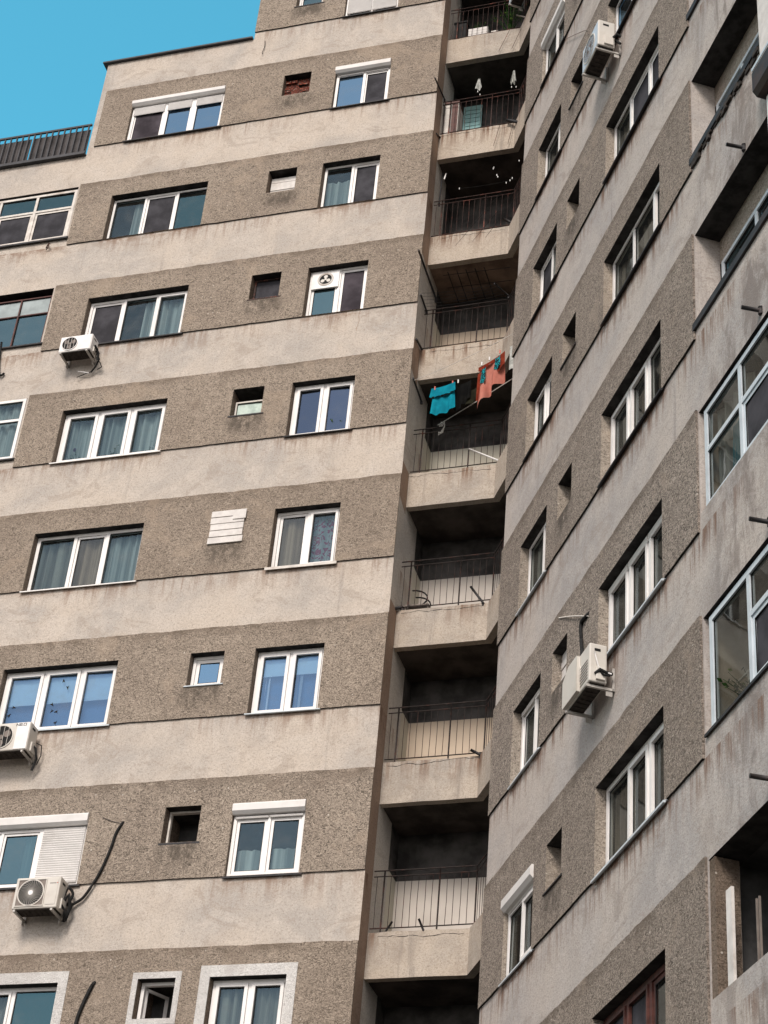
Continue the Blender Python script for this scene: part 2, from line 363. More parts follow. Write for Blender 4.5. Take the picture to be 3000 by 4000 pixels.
# ------------------------------------------------------------------ windows
def curtain(win, u0, u1, z0, z1, d, mat, seed, amp=.025, n=6):
    mb = MB(); w = u1-u0; k = max(6, int(w*22))
    def fn(a, b):
        x = u0 + a*w
        y = d + 1.5*amp*math.sin(a*w*2*math.pi*5.5 + seed + 1.1*math.sin(a*9+seed)) + .4*amp*math.sin(a*w*61+seed*3 + b*2)
        return (x, y, z0 + b*(z1-z0))
    mb.grid(fn, k*3, 3); return mb.build('curtain', mat, win)
def window(bld, o, dep, panes, frame='pvc', fw=.05, sash=.04, sill=None, box=None, slats=0., head_gap=0., transom=None, glassmat='gteal', seed=0, label=None):
    """o = opening (u0,u1,z0,z1). panes: list of dict(w, g, s, c)  g glass kind, s sash True/False/'dark', c curtain spec"""
    u0, u1, z0, z1 = o[:4]; u0 += .012; u1 -= .012
    F = M[frame]; mb = MB()
    zt = z1 - head_gap
    if box: zt = z1 - box
    y0, y1 = dep-.02, dep+.045
    z0f = z0 + .004
    mb.box(u0, u1, y0, y1, z0f, z0f+fw); mb.box(u0, u1, y0, y1, zt-fw, zt-.002)
    mb.box(u0, u0+fw, y0+.001, y1-.001, z0f+fw, zt-fw); mb.box(u1-fw, u1, y0+.001, y1-.001, z0f+fw, zt-fw)
    iu0, iu1, iz0, iz1 = u0+fw, u1-fw, z0f+fw, zt-fw
    tot = sum(p.get('w', 1) for p in panes); x = iu0; W = iu1-iu0; cells = []
    for i, p in enumerate(panes):
        w = W*p.get('w', 1)/tot; a, b = x, x+w
        if i > 0: a += p.get('ml', fw*.5)
        if i < len(panes)-1:
            b -= panes[i+1].get('ml', fw*.5)
            ml = panes[i+1].get('ml', fw*.5); mb.box(x+w-ml, x+w+ml, y0+.002, y1-.002, iz0, iz1)
        cells.append((a, b, p)); x += w
    win = None
    sash_list = []; glasses = []
    for (a, b, p) in cells:
        zs = [(iz0, iz1, p)]
        if transom and not p.get('nt'):
            zt_ = iz0 + (iz1-iz0)*transom
            mb.box(a, b, y0+.003, y1-.003, zt_-fw*.45, zt_+fw*.45)
            zs = [(iz0, zt_-fw*.45, p), (zt_+fw*.45, iz1, dict(p, s=None, g=p.get('gt', p['g'])))]
        for (c, e, q) in zs:
            s = q.get('s')
            if s:
                t = sash if s is True else s
                ys0, ys1 = y0-.018 if s is True else y0+.02, y1-.01
                sashes = MB(); sash_list.append(sashes)
                sashes.box(a+.004, b-.004, ys0, ys1, c+.004, c+t); sashes.box(a+.004, b-.004, ys0, ys1, e-t, e-.004)
                sashes.box(a+.004, a+t, ys0+.001, ys1-.001, c+t, e-t); sashes.box(b-t, b-.004, ys0+.001, ys1-.001, c+t, e-t)
                # rubber gasket
                a2, b2, c2, e2 = a+t, b-t, c+t, e-t
            else: a2, b2, c2, e2 = a, b, c, e
            glasses.append((a2, b2, c2, e2, q))
    win = mb.build('window', F, bld)
    if label: win['label'] = label
    for q_ in sash_list: q_.build('sash', M[frame], win)
    rnd = random.Random(seed*13+5)
    for (a, b, c, e, q) in glasses:
        g = MB(); tl = rnd.uniform(-.006, .006); tr = rnd.uniform(-.006, .006)
        yg = dep+.012
        g.face([(a, yg+tl, c), (b, yg-tl+tr, c), (b, yg-tl, e), (a, yg+tl-tr, e)])
        if q['g']:
            g.build('pane', M[q['g']], win)
            gk = MB(); r = .008
            gk.box(a, b, yg-.012, yg-.002, c, c+r); gk.box(a, b, yg-.012, yg-.002, e-r*1.6, e); gk.box(a, a+r, yg-.012, yg-.002, c+r, e-r*1.6); gk.box(b-r, b, yg-.012, yg-.002, c+r, e-r*1.6)
            gk.build('gasket', M['black'], win)
        cu = q.get('c')
        if cu and not (transom and q.get('s') is None and q.get('w', 1) and cu[0] == 'blindtop'):
            kind = cu[0]
            hh = e-c
            if kind == 'full': curtain(win, a-.02, b+.02, c-.05, e+.02, dep+.13, M[cu[1]], seed+a)
            elif kind == 'left': curtain(win, a-.02, a+(b-a)*cu[2], c-.05, e, dep+.13, M[cu[1]], seed+a, .03)
            elif kind == 'right': curtain(win, b-(b-a)*cu[2], b+.02, c-.05, e, dep+.13, M[cu[1]], seed+a, .03)
            elif kind == 'both':
                curtain(win, a-.02, a+(b-a)*cu[2], c-.05, e, dep+.13, M[cu[1]], seed+a, .03); curtain(win, b-(b-a)*cu[2], b+.02, c-.05, e, dep+.15, M[cu[1]], seed+a+4, .03)
            elif kind == 'low': curtain(win, a-.02, b+.02, c-.05, c+hh*cu[2], dep+.10, M[cu[1]], seed+a, .012)
            elif kind == 'blindtop':
                bb = MB(); bb.box(a-.02, b+.02, dep+.06, dep+.066, e-hh*cu[2], e+.05); bb.build('roller_blind', M['blind'], win)
                bb = MB(); bb.box(a-.03, b+.03, dep+.16, dep+.17, c-.05, e); bb.build('room_backdrop', M['blindback'], win)
                if len(cu) > 3: curtain(win, a-.02, a+(b-a)*.3, c-.05, e, dep+.13, M['curt'], seed+a, .03)
    if sill:
        sb = MB(); pr = sill[1]; th = sill[2] if len(sill) > 2 else .03
        sb.prism([(dep-.02, z0+.006), (-pr, z0-.018), (-pr, z0-.018-th), (-pr+.012, z0-.018-th), (-.031, z0-.030-th*.3), (-.031, z0-.004), (dep-.02, z0-.004)], o[0]-.03, o[1]+.05, 0, 'x')
        sb.build('sill', M[sill[0]], win)
    if box:
        bb = MB(); q = z1 - box + .004; zt2 = z1-.012; yo = -.075
        bb.prism([(dep-.01, q), (yo+.045, q), (yo, q+.045), (yo, zt2-.03), (yo+.02, zt2), (dep-.01, zt2)], u0-.01, u1+.01, 0, 'x')
        bb.build('shutter_box', M['slat'], win)
    if slats:
        for ci, (a, b, p) in enumerate(cells):
            fr = p.get('sl', slats)
            if fr <= 0: continue
            sb = MB(); zb = iz1+.04 - (iz1-iz0+.04)*fr; z = iz1+.04
            while z > zb:
                zn = max(z-.038, zb)
                sb.prism([(dep-.036, z-.004), (dep-.046, (z+zn)/2), (dep-.036, zn), (dep-.028, zn), (dep-.028, z-.004)], a-.015, b+.015, 0, 'x'); z -= .038
            sb.build('shutter_slats', M['slat'], win)
    return win

# ================================================================== SETTING
g = MB(); R = 700
g.box(-R, R, -R, R, -.3, 0); g = g.build('ground', M['ground']); g['kind'] = 'structure'

# ================================================================== LEFT WING
LW = empty('apartment_building')
tag(LW, 'left wing of the banded apartment block, facing the viewer under a stepped roof', 'apartment building')
ZG = 0.0
opsA = []
WU = (-6.54, -4.50); SU = (-3.25, -2.67); TU = (-2.15, -1.0); LU = (-9.9, -7.35)
HD = 1.19
for r in range(3, 12):
    if r <= 10: opsA.append((*WU, rA(r), rA(r)+HD, 'w', r))
    opsA.append((*SU, rA(r+.218), rA(r+.436), 's', r))
    opsA.append((*TU, rA(r), rA(r)+HD, 't', r))
for r in range(6, 10): opsA.append((*LU, rA(r+.08), rA(r+.593), 'l', r))
ZT = rA(9.915); ZR = rA(10.925); ZTT = rA(13.2)
w = MB()
sheet(w, -14, -7.35, ZG, ZT, 0, opsA, 0, 4)
sheet(w, -7.35, -4.08, ZG, ZR, 0, opsA, 0, 4)
sheet(w, -4.08, 0, ZG, ZTT, 0, opsA, 0, 4)
# ends of the stepped volumes and the roofs
w.face([(-7.35,0,ZT),(-7.35,12,ZT),(-7.35,12,ZR),(-7.35,0,ZR)]); w.face([(-4.08,0,ZR),(-4.08,12,ZR),(-4.08,12,ZTT),(-4.08,0,ZTT)])
w.face([(-14,0,0),(-14,12,0),(-14,12,ZT),(-14,0,ZT)]); w.face([(-14,12,0),(6,12,0),(6,12,ZTT),(-4.08,12,ZTT),(-4.08,12,ZR),(-7.35,12,ZR),(-7.35,12,ZT),(-14,12,ZT)])
w.face([(-14,0,ZT),(-7.35,0,ZT),(-7.35,12,ZT),(-14,12,ZT)]); w.face([(-7.35,0,ZR),(-4.08,0,ZR),(-4.08,12,ZR),(-7.35,12,ZR)]); w.face([(-4.08,0,ZTT),(0,0,ZTT),(0,12,ZTT),(-4.08,12,ZTT)])
for o in opsA:
    reveals(w, o, 0, .6 if o[4] == 's' else .17, 1, 1, 2, 1)
w.build('wall', [M['smA'], M['reveal'], M['soffit']], LW)
for r in range(0, 14):
    u0 = -7.22 if r <= 9 else (-7.22 if r == 10 else -4.08)
    z1 = rA(r+1) - SM
    if z1 > ZTT: break
    if r <= 9: u0 = -7.30
    b = MB(); od = [o for o in opsA if o[4] != 'l']
    sheet(b, u0, 0, rA(r), z1, -.028, od, 0, .055, .010, .016, r, lip=0)
    for o in od:
        if o[5] == r: reveals(b, o, -.028, .0, 0, 0, 1, 0)
    b.build('pebbledash_band', [M['rgA'], M['soffit']], LW)
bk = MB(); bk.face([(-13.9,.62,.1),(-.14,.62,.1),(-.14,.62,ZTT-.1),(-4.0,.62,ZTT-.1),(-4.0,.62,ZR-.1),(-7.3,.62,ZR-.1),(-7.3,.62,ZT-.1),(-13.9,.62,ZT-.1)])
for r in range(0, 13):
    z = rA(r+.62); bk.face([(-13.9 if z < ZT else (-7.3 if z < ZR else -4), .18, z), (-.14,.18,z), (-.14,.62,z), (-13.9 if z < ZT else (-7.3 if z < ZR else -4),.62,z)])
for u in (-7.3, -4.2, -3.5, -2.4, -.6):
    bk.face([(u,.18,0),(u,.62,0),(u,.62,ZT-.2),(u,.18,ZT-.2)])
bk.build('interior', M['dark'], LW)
# roof edge flashing
for bx_ in ((-7.45, -4.10, -.07, .25, ZR-.005, ZR+.035), (-7.45, -7.36, .252, 12, ZR-.005, ZR+.035), (-4.16, .02, -.10, .25, ZTT-.005, ZTT+.045), (-14, -7.36, -.09, .2, ZT-.004, ZT+.05)):
    cp = MB(); cp.box(*bx_); cp.build('roof_edge', M['coping'], LW)
# terrace railing with dark boards behind it
tr = MB(); zb = ZT+.06; zt = ZT+.87; y = -.03
tr.box(-14, -7.37, y-.02, y+.02, zt, zt+.045); tr.box(-14, -7.37, y-.015, y+.015, zb+.03, zb+.06)
u = -7.43
while u > -14: tr.box(u-.013, u+.013, y-.013, y+.013, zb+.06, zt); u -= .135
rail = tr.build('terrace_railing', M['coping'], LW)
M['panel'] = simple('weathered_dark_boards', (.085, .078, .078), .85, .35, 3, .15, dirt=(.04,.038,.045), da=.6)
pu = [-7.40, -8.685, -8.73, -10.9, -10.95, -13.9]
for a, c in zip(pu[::2], pu[1::2]):
    q = MB(); n = int(abs(c-a)/.135)
    for k in range(n+1):
        x0 = a - k*.135; x1 = max(x0-.130, c)
        if x0-x1 < .01: continue
        q.box(x0, x1, .02, .03, zb, zt-.055)
    q.build('board_panel', M['panel'], rail)

# windows of the left wing --------------------------------------------------
def wopen(kind, r):
    for o in opsA:
        if o[4] == kind and o[5] == r: return o
DA = .125
D = DA
P3 = lambda *k: [dict(w=1, **q) for q in k]
window(LW, wopen('w',10), .05, [dict(w=1.15,g='gpurple',s=.03), dict(w=1,g='gblue',ml=.05), dict(w=1,g='gblue',ml=.07)], box=.17, slats=.24, fw=.055, sill=('metal',.06,.02), seed=1)
window(LW, wopen('w',9), D, [dict(w=1,g='gtealc',c=('right','curt',.45)), dict(w=1.05,g='gdark',s=.045), dict(w=.95,g='gdteal')], fw=.045, seed=2, head_gap=.02)
window(LW, wopen('w',8), D, [dict(w=1,g='gdark',s=.05), dict(w=1,g='gtealc',c=('right','curt',.45)), dict(w=.9,g='gtealc',s=True,c=('full','curt'))], fw=.05, sill=('metal',.05,.025), seed=3, head_gap=.02)
window(LW, wopen('w',7), D, [dict(w=1,g='gtealc',s=True,c=('full','curt')), dict(w=1,g='gtealc',s=True,c=('full','curt')), dict(w=1,g='gtealc',s=True,c=('full','curt'))], fw=.055, sash=.06, sill=('pvc',.05,.02), seed=4)
window(LW, wopen('w',6), D, [dict(w=1.05,g='gtealc',c=('full','curtb')), dict(w=.95,g='gclear',s=.045,c=('full','curtb')), dict(w=1,g='gtealc',c=('full','curt'))], fw=.06, sill=('pvc',.05,.02), seed=5)
window(LW, wopen('w',5), D, [dict(w=1,g='gbluec',s=True,c=('blindtop','b',.5)), dict(w=1,g='gbluec',s=True,c=('blindtop','b',.5)), dict(w=.92,g='gbluec',s=True,c=('blindtop','b',.5))], fw=.05, sash=.055, sill=('pvcg',.05,.02), seed=6)
window(LW, wopen('w',4), .05, [dict(w=.8,g='gteal',s=.04,sl=.0,c=('full','curt')), dict(w=1,g='gteal',s=.04,sl=.0,c=('right','curt',.5)), dict(w=1.05,g='gdark',sl=1.0,ml=.045)], fw=.045, box=.20, slats=.01, sill=('metal',.04,.02), seed=7)
window(LW, wopen('w',3), D, [dict(w=1,g='gtealc',s=True,c=('full','curtb')), dict(w=1,g='gtealc',s=True,c=('full','curtb')), dict(w=1.1,g='gdteal',c=('low','curt',.5))], fw=.06, sill=('metal',.05,.02), seed=8)
window(LW, wopen('t',11), .06, [dict(w=1,g='gtealc',s=.045,c=('full','curt')), dict(w=1,g='gtealc',s=.045,c=('full','curt'))], fw=.05, box=.16, slats=.93, sill=('metal',.05,.02), seed=9)
window(LW, wopen('t',10), .06, [dict(w=1.1,g='gblue'), dict(w=1,g='gdark',s=.03,c=None)], fw=.055, box=.19, slats=.03, sill=('metal',.05,.02), seed=10)
window(LW, wopen('t',9), D, [dict(w=1,g='gtealc',c=('low','curt',.75)), dict(w=1,g='gdark',s=.05)], fw=.05, seed=11)
t8 = window(LW, wopen('t',8), D, [dict(w=1.02,g='gteal',s=.05), dict(w=1,g='gpurple',s=.055)], fw=.045, seed=12)
window(LW, wopen('t',7), D, [dict(w=1,g='gslate',s=True), dict(w=1,g='gslate',s=True)], fw=.05, sash=.055, sill=('metal',.05,.015), seed=13)
window(LW, wopen('t',6), D, [dict(w=1,g='gclear',s=.05,c=('full','curtb')), dict(w=1,g='gtealc',s=True,c=('full','curtp'))], fw=.05, sash=.05, sill=('oldw',.06,.05), seed=14)
window(LW, wopen('t',5), D, [dict(w=1,g='gbluec',s=True,c=('blindtop','b',.32,1)), dict(w=1,g='gbluec',s=True,c=('blindtop','b',.32,1))], fw=.05, sash=.055, sill=('pvcg',.06,.015), seed=15)
window(LW, wopen('t',4), .05, [dict(w=1,g='gtealc',s=.05,c=('low','curt',.48)), dict(w=1,g='gtealc',s=.05,c=('low','curt',.48))], fw=.05, box=.19, slats=.05, sill=('metal',.04,.02), seed=16)
window(LW, wopen('t',3), D, [dict(w=1,g='gtealc',s=True,c=('full','curtb')), dict(w=1,g='gtealc',s=True,c=('full','curtb'))], fw=.05, sash=.055, sill=('metal',.05,.02), seed=17)
# extractor fan panel in the storey-8 two-light window
o = wopen('t', 8); a = o[0]+.055; b_ = o[0]+.575; zc = o[3]-.05
pn = MB(); pn.box(a, b_, D-.045, D-.01, zc-.40, zc); pn = pn.build('fan_panel', M['pvc'], t8)
cx, cz = (a+b_)/2+.005, zc-.19
rg = MB(); n = 28
for k in range(n):
    A0, A1 = 2*math.pi*k/n, 2*math.pi*(k+1)/n
    rg.face([(cx+r_*math.cos(q), D-.052, cz+r_*math.sin(q)) for r_, q in ((.118,A0),(.118,A1),(.155,A1),(.155,A0))])
    rg.face([(cx+.155*math.cos(A0), D-.052, cz+.155*math.sin(A0)), (cx+.155*math.cos(A1), D-.052, cz+.155*math.sin(A1)), (cx+.155*math.cos(A1), D-.03, cz+.155*math.sin(A1)), (cx+.155*math.cos(A0), D-.03, cz+.155*math.sin(A0))])
rg.build('fan_ring', M['galv'], t8)
fh = MB(); fh.face([(cx+.118*math.cos(2*math.pi*k/n), D-.047, cz+.118*math.sin(2*math.pi*k/n)) for k in range(n)])
fh.build('fan_opening', M['black'], t8)
fb = MB()
for k in range(3):
    q = math.pi/2 + k*2*math.pi/3
    fb.face([(cx+.065*math.cos(q)+.035*math.cos(t_)*1.1, D-.050, cz+.065*math.sin(q)+.035*math.sin(t_)*1.1) for t_ in [2*math.pi*j/12 for j in range(12)]])
fb.face([(cx+.026*math.cos(t_), D-.053, cz+.026*math.sin(t_)) for t_ in [2*math.pi*j/12 for j in range(12)]])
fb.build('fan_blade', M['ac'], t8)
# small windows
def small(r, **k):
    return window(LW, wopen('s', r), k.pop('dep', D), k.pop('panes', [dict(g='gdark')]), seed=30+r, **k)
small(11, panes=[dict(g='gteal',s=.03)], fw=.04, sill=('metal',.04,.02))
o = wopen('s',10); q = MB(); q.box(o[0], o[1], .13, .2, o[2], o[3]); q.build('brick_infill', M['brick'], LW)
bb = MB(); rb_ = random.Random(3)
for row in range(6):
    x = o[0]+.02 - rb_.uniform(0,.15)
    while x < o[1]-.04:
        L = rb_.uniform(.10,.22); x0 = max(x, o[0]+.01); x1 = min(x+L, o[1]-.01)
        if x1-x0 > .03 and rb_.random() < .8: bb.box(x0, x1, .13-rb_.uniform(.01,.06), .15, o[2]+.02+row*.09, o[2]+.085+row*.09+rb_.uniform(-.01,.01))
        x += L+.02
bb.build('loose_brick', M['brick'], LW)
o = wopen('s',9); q = MB()
q.box(o[0]+.02, o[1]-.01, .13, .15, o[2]+.02, o[2]+.19); q.box(o[0]+.02, o[1]-.01, .125, .15, o[2]+.21, o[2]+.40); q.box(o[0]+.02, o[1]-.01, .128, .15, o[2]+.415, o[2]+.53); q.build('board_cover', M['board'], LW)
small(8, frame='rust', fw=.035, panes=[dict(g='gdark')], dep=.14, sill=('rust',.03,.015))
small(7, frame='oldw', fw=.03, panes=[dict(g='ggreen')], dep=.15, sill=('metal',.04,.02), head_gap=.17)
o = wopen('s',6); q = MB(); rb_ = random.Random(9)
for k in range(5):
    z = o[2]-.02 + k*.135; q.box(o[0]-.02+rb_.uniform(-.02,.02), o[1]+.02+rb_.uniform(-.02,.02), -.055-rb_.uniform(0,.012), -.03, z, z+.118)
q.box(o[1]-.20, o[1]+.03, -.075, -.056, o[3]-.16, o[3]+.03); q.build('board_cover', M['board'], LW)
small(5, fw=.05, panes=[dict(g='gblue',s=.06)], sill=('pvcg',.05,.015))
small(4, frame='oldw', fw=.03, panes=[dict(g=None)], dep=.15, sill=('metal',.03,.015))
s3 = small(3, fw=.05, panes=[dict(g=None)], sill=('metal',.03,.015))
o = wopen('s',3)
q = MB()   # opened sash standing into the room
ang = math.radians(60); x0 = o[0]+.07; ca, sa = math.cos(ang), math.sin(ang)
def hinge(t, dz): return (x0+t*ca, D+.03+t*sa, dz)
for (t0, t1, za, zb_) in ((0,.42,o[2]+.06,o[2]+.10),(0,.42,o[3]-.10,o[3]-.06),(0,.045,o[2]+.06,o[3]-.06),(.375,.42,o[2]+.06,o[3]-.06)):
    q.face([hinge(t0,za),hinge(t1,za),hinge(t1,zb_),hinge(t0,zb_)])
    q.face([(p[0]-.03*sa,p[1]+.03*ca,p[2]) for p in (hinge(t0,za),hinge(t1,za),hinge(t1,zb_),hinge(t0,zb_))])
q.build('open_sash', M['pvc'], s3)
# white painted surrounds, storey 3
def surround(o, t=.13, name='painted_surround'):
    q = MB(); u0,u1,z0,z1 = o[:4]; y0, y1 = -.036, -.024
    q.box(u0-t, u1+t, y0, y1, z1, z1+t*1.15); q.box(u0-t, u0, y0, y1, z0-.0, z1); q.box(u1, u1+t, y0, y1, z0, z1)
    if t < .12: q.box(u0-t, u1+t, y0, y1, z0-t, z0)
    q.build(name, M['paintw'], LW)
surround(wopen('w',3), .15); surround(wopen('s',3), .085); surround(wopen('t',3), .15)
# loggia glazing at the left
window(LW, wopen('l',9), .03, [dict(w=1,g='gdark',s=.05,gt='gdteal'), dict(w=1,g='gdark',s=.05,gt='gdteal'), dict(w=1,g='gdark',s=.05,gt='gdteal')], frame='oldw', fw=.055, transom=.66, sill=('metal',.06,.04), seed=40, head_gap=.06)
window(LW, wopen('l',8), .05, [dict(w=.8,g='gteal',gt='gfrost'), dict(w=.8,g='gteal',gt='gfrost'), dict(w=.8,g='gteal',gt='gfrost'), dict(w=.8,g='gteal',gt='gfrost')], frame='redf', fw=.026, transom=.66, sill=('metal',.05,.03), seed=41, head_gap=.16)
window(LW, wopen('l',7), .02, [dict(w=1,g='gtealc',c=('full','curt')), dict(w=1,g='gtealc',c=('full','curt')), dict(w=1,g='gtealc',c=('full','curt'))], fw=.06, transom=.66, sill=('metal',.05,.03), seed=42)
window(LW, wopen('l',6), .02, [dict(w=1,g='gteal'), dict(w=1,g='gteal')], fw=.06, transom=.66, seed=43)
# bird decals on the storey 5 wide window
o = wopen('w',5); db = MB()
rb_ = random.Random(12)
for (u_, z_) in ((-6.30,.55),(-6.36,.40),(-6.40,.22),(-5.60,.42),(-5.52,.40),(-5.62,.55),(-5.40,.85),(-5.50,.98),(-5.22,.95),(-5.16,.30),(-5.12,.22),(-5.5,.2),(-5.48,.12)):
    a = rb_.uniform(0, 6); c, s_ = math.cos(a), math.sin(a)
    pts = [(-.045,0),(-.01,.014),(.03,.03),(.012,.0),(.035,-.022),(-.005,-.010)]
    db.face([(u_+(p[0]*c-p[1]*s_), D+.004, o[2]+z_+(p[0]*s_+p[1]*c)) for p in pts])
db.build('bird_sticker', M['black'], LW)
# potted flowers behind the storey-7 wide window and plant in its neighbour
def leafy(name, base, n, hgt, spread, mats, seed, parent=None, leaf=.035, stems=True):
    rr = random.Random(seed); q = MB(); bx, by, bz = base
    for k in range(n):
        a = rr.uniform(0, 6.28); L = hgt*rr.uniform(.5, 1); sx = spread*math.cos(a)*rr.random(); sy = spread*.4*math.sin(a)*rr.random()
        p0 = Vector((bx+rr.uniform(-.03,.03), by, bz)); p1 = Vector((bx+sx*.6, by+sy*.6, bz+L*.6)); p2 = Vector((bx+sx*1.3, by+sy*1.3, bz+L))
        if stems: q.tube([p0, p1, p2], [.006,.005,.003], 4, 0, False)
        for j in range(4):
            t = rr.uniform(.3, 1); c = p0.lerp(p2, t) + Vector((rr.uniform(-1,1), rr.uniform(-.5,.5), rr.uniform(-1,1)))*leaf
            e1 = Vector((rr.uniform(-1,1), rr.uniform(-1,1), rr.uniform(-.3,1))).normalized()*leaf; e2 = e1.orthogonal().normalized()*leaf*.45
            q.face([c-e1, c+e2, c+e1, c-e2], rr.randrange(len(mats)))
    return q.build(name, mats, parent)
for i, (u_, lab) in enumerate(((-6.20,'potted plant with a purple flower behind the left pane of the three-light window'), (-5.52,'spiky potted plant behind the middle pane of the three-light window'), (-4.78,'thin-stemmed plant behind the right pane of the three-light window'))):
    p = leafy('potted_plant', (u_, .24, rA(7)+.06), 9, .40, .22, [M['plant'], M['plant']], 50+i, leaf=.03); tag(p, lab, 'plant', 'plants on window ledges')
fl = MB()
for k in range(7):
    a = k*.9; fl.face([(-6.26+.03*math.cos(a+t), .19, rA(7)+.42+.03*math.sin(a+t)+.02*math.sin(a)) for t in (0,1.5,3,4.5)])
fl.build('blossom', M['flower'], bpy.data.objects['potted_plant'])
p = leafy('potted_plant', (-1.36, .22, rA(7)+.06), 14, .34, .24, [M['planty'], M['plant']], 60, leaf=.03); tag(p, 'leafy plant in the right pane of the plain two-light window', 'plant', 'plants on window ledges')

# side pier beside the balconies -------------------------------------------
sp_ = MB()
for k in range(0, 14):
    za, zb_ = rA(k-.29) if k else 0, rA(k+.71)
    if za < 0: za = 0
    zb_ = min(zb_, ZTT)
    zd = za+1.33
    zq = rA(k+.445) if k else 1.2          # stained strip beside each apron
    if zq < zb_:
        mlo = 0 if (k >= 9 or k <= 5) else 1
        sp_.face([(0,0,za),(0,.38,za),(0,.38,zq-.12),(0,0,zq)], mlo)
        sp_.face([(0,0,zq),(0,.38,zq-.12),(0,.38,zb_),(0,0,zb_)], 0)
    else: sp_.face([(0,0,za),(0,.38,za),(0,.38,zb_),(0,0,zb_)], 0)
    sp_.face([(0,.38,za),(0,1.08,za),(0,1.08,zb_),(0,.38,zb_)], 1)
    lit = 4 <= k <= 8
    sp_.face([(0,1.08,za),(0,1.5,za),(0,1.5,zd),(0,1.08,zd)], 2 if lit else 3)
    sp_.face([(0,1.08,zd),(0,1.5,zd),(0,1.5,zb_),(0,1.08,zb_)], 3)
    if zb_ >= ZTT: break
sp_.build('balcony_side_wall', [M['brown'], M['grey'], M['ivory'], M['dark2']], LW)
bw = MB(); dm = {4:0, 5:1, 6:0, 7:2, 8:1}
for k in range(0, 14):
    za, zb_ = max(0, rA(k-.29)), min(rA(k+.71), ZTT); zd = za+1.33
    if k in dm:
        bw.face([(0,1.5,za),(4.6,1.5,za),(4.6,1.5,zd),(0,1.5,zd)], dm[k]); bw.face([(0,1.5,zd),(4.6,1.5,zd),(4.6,1.5,zb_),(0,1.5,zb_)], 3)  # upper part darkened in place of shade from the apron above
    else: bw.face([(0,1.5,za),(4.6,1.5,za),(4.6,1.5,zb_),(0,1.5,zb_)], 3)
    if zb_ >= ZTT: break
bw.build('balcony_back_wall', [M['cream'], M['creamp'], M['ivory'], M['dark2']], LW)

CH = Vector((math.sin(TH), -math.cos(TH)))       # chamfer direction in plan
c1 = Vector((1.50, .36)); c2 = c1 + CH*1.62
railA = []
for k in range(2, 12):
    zb_, zt = rA(k+.455), rA(k+.708)
    mb = MB(); n = 34
    nrm = Vector((-math.cos(TH), -math.sin(TH)))
    # front path points with slight waviness of the top edge
    path = [Vector((.004, .375)) + (c1-Vector((.004,.375)))*(i/20) for i in range(21)] + [c1 + (c2-c1)*(i/14) for i in range(1, 15)]
    def inn(p, i):
        if i < 20: return Vector((p.x, p.y+.12))
        if i == 20: return Vector((p.x+.065, p.y+.12))
        return p - nrm*.12
    for i in range(len(path)-1):
        a, b = path[i], path[i+1]; ai, bi = inn(a, i), inn(b, i+1)
        ja, jb = jit(i*.08, k*1.7, .014), jit((i+1)*.08, k*1.7, .014); la, lb = jit(i*.08, k*2.7, .006), jit((i+1)*.08, k*2.7, .006)
        mb.face([(a.x,a.y,zb_+la),(b.x,b.y,zb_+lb),(b.x,b.y,zt+jb),(a.x,a.y,zt+ja)], 0)
        mb.face([(a.x,a.y,zt+ja),(b.x,b.y,zt+jb),(bi.x,bi.y,zt+jb),(ai.x,ai.y,zt+ja)], 0)
        mb.face([(ai.x,ai.y,zb_+la),(bi.x,bi.y,zb_+lb),(bi.x,bi.y,zt+jb),(ai.x,ai.y,zt+ja)], 1)
        mb.face([(a.x,a.y,zb_+la),(b.x,b.y,zb_+lb),(bi.x,bi.y,zb_+lb),(ai.x,ai.y,zb_+la)], 0)
    # slab behind the apron: floor surface and soffit
    inner = [inn(p, i) for i, p in enumerate(path)]
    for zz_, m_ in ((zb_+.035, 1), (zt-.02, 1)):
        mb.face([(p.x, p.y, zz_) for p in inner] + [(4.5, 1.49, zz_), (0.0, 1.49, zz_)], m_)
    if k in (3,4,5,6,7,8,9):
        rk = random.Random(k*5+1); z = zt-.06; i = rk.randrange(0, 4)
        while i < 19:
            z2 = z + rk.uniform(-.022, .022) + (zt-.07-z)*.15; a, b = path[i], path[i+1]
            wd = rk.uniform(.002, .007)
            mb.face([(a.x,a.y-.002,z-wd),(b.x,b.y-.002,z2-wd),(b.x,b.y-.002,z2+wd*.6),(a.x,a.y-.002,z+wd*.6)], 2); z = z2; i += 1
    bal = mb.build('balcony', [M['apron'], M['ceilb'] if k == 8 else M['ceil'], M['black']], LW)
    # railing
    rl = MB(); R0 = Vector((.0, .44)); R1 = Vector((1.55, .42)); R2 = R1 + CH*1.35
    zf, zm, ztop = zt+.09, rA(k+1.035), rA(k+1.068)
    sag = lambda t: .006*math.sin(t*3.1+k)
    def bar(p, q, z, r_): rl.tube([(p.x, p.y, z), ((p.x+q.x)/2, (p.y+q.y)/2, z-.004), (q.x, q.y, z)], r_, 5)
    for (p, q) in ((R0, R1), (R1, R2)):
        bar(p, q, ztop, .011); bar(p, q, zm, .009); bar(p, q, zf, .010)
    rng = random.Random(k)
    x = .055
    while x < 1.5:
        t = x/1.55; p = R0+(R1-R0)*t; e = rng.uniform(-.008,.008)
        rl.tube([(p.x,p.y,zf),(p.x+e,p.y,(zf+zm)/2),(p.x,p.y,zm)], .0046, 4, 0, False); x += .1055
    x = .10
    while x < 1.3:
        p = R1 + CH*x; rl.tube([(p.x,p.y,zf),(p.x,p.y,zm)], .0046, 4, 0, False); x += .11
    for p in (R0+(R1-R0)*.105, R0+(R1-R0)*.645, R1, R1+CH*.7): rl.tube([(p.x,p.y,zt-.03),(p.x,p.y,ztop)], .013, 5)
    rl.build('railing', M['rust'] if k >= 8 else M['raild'], bal)

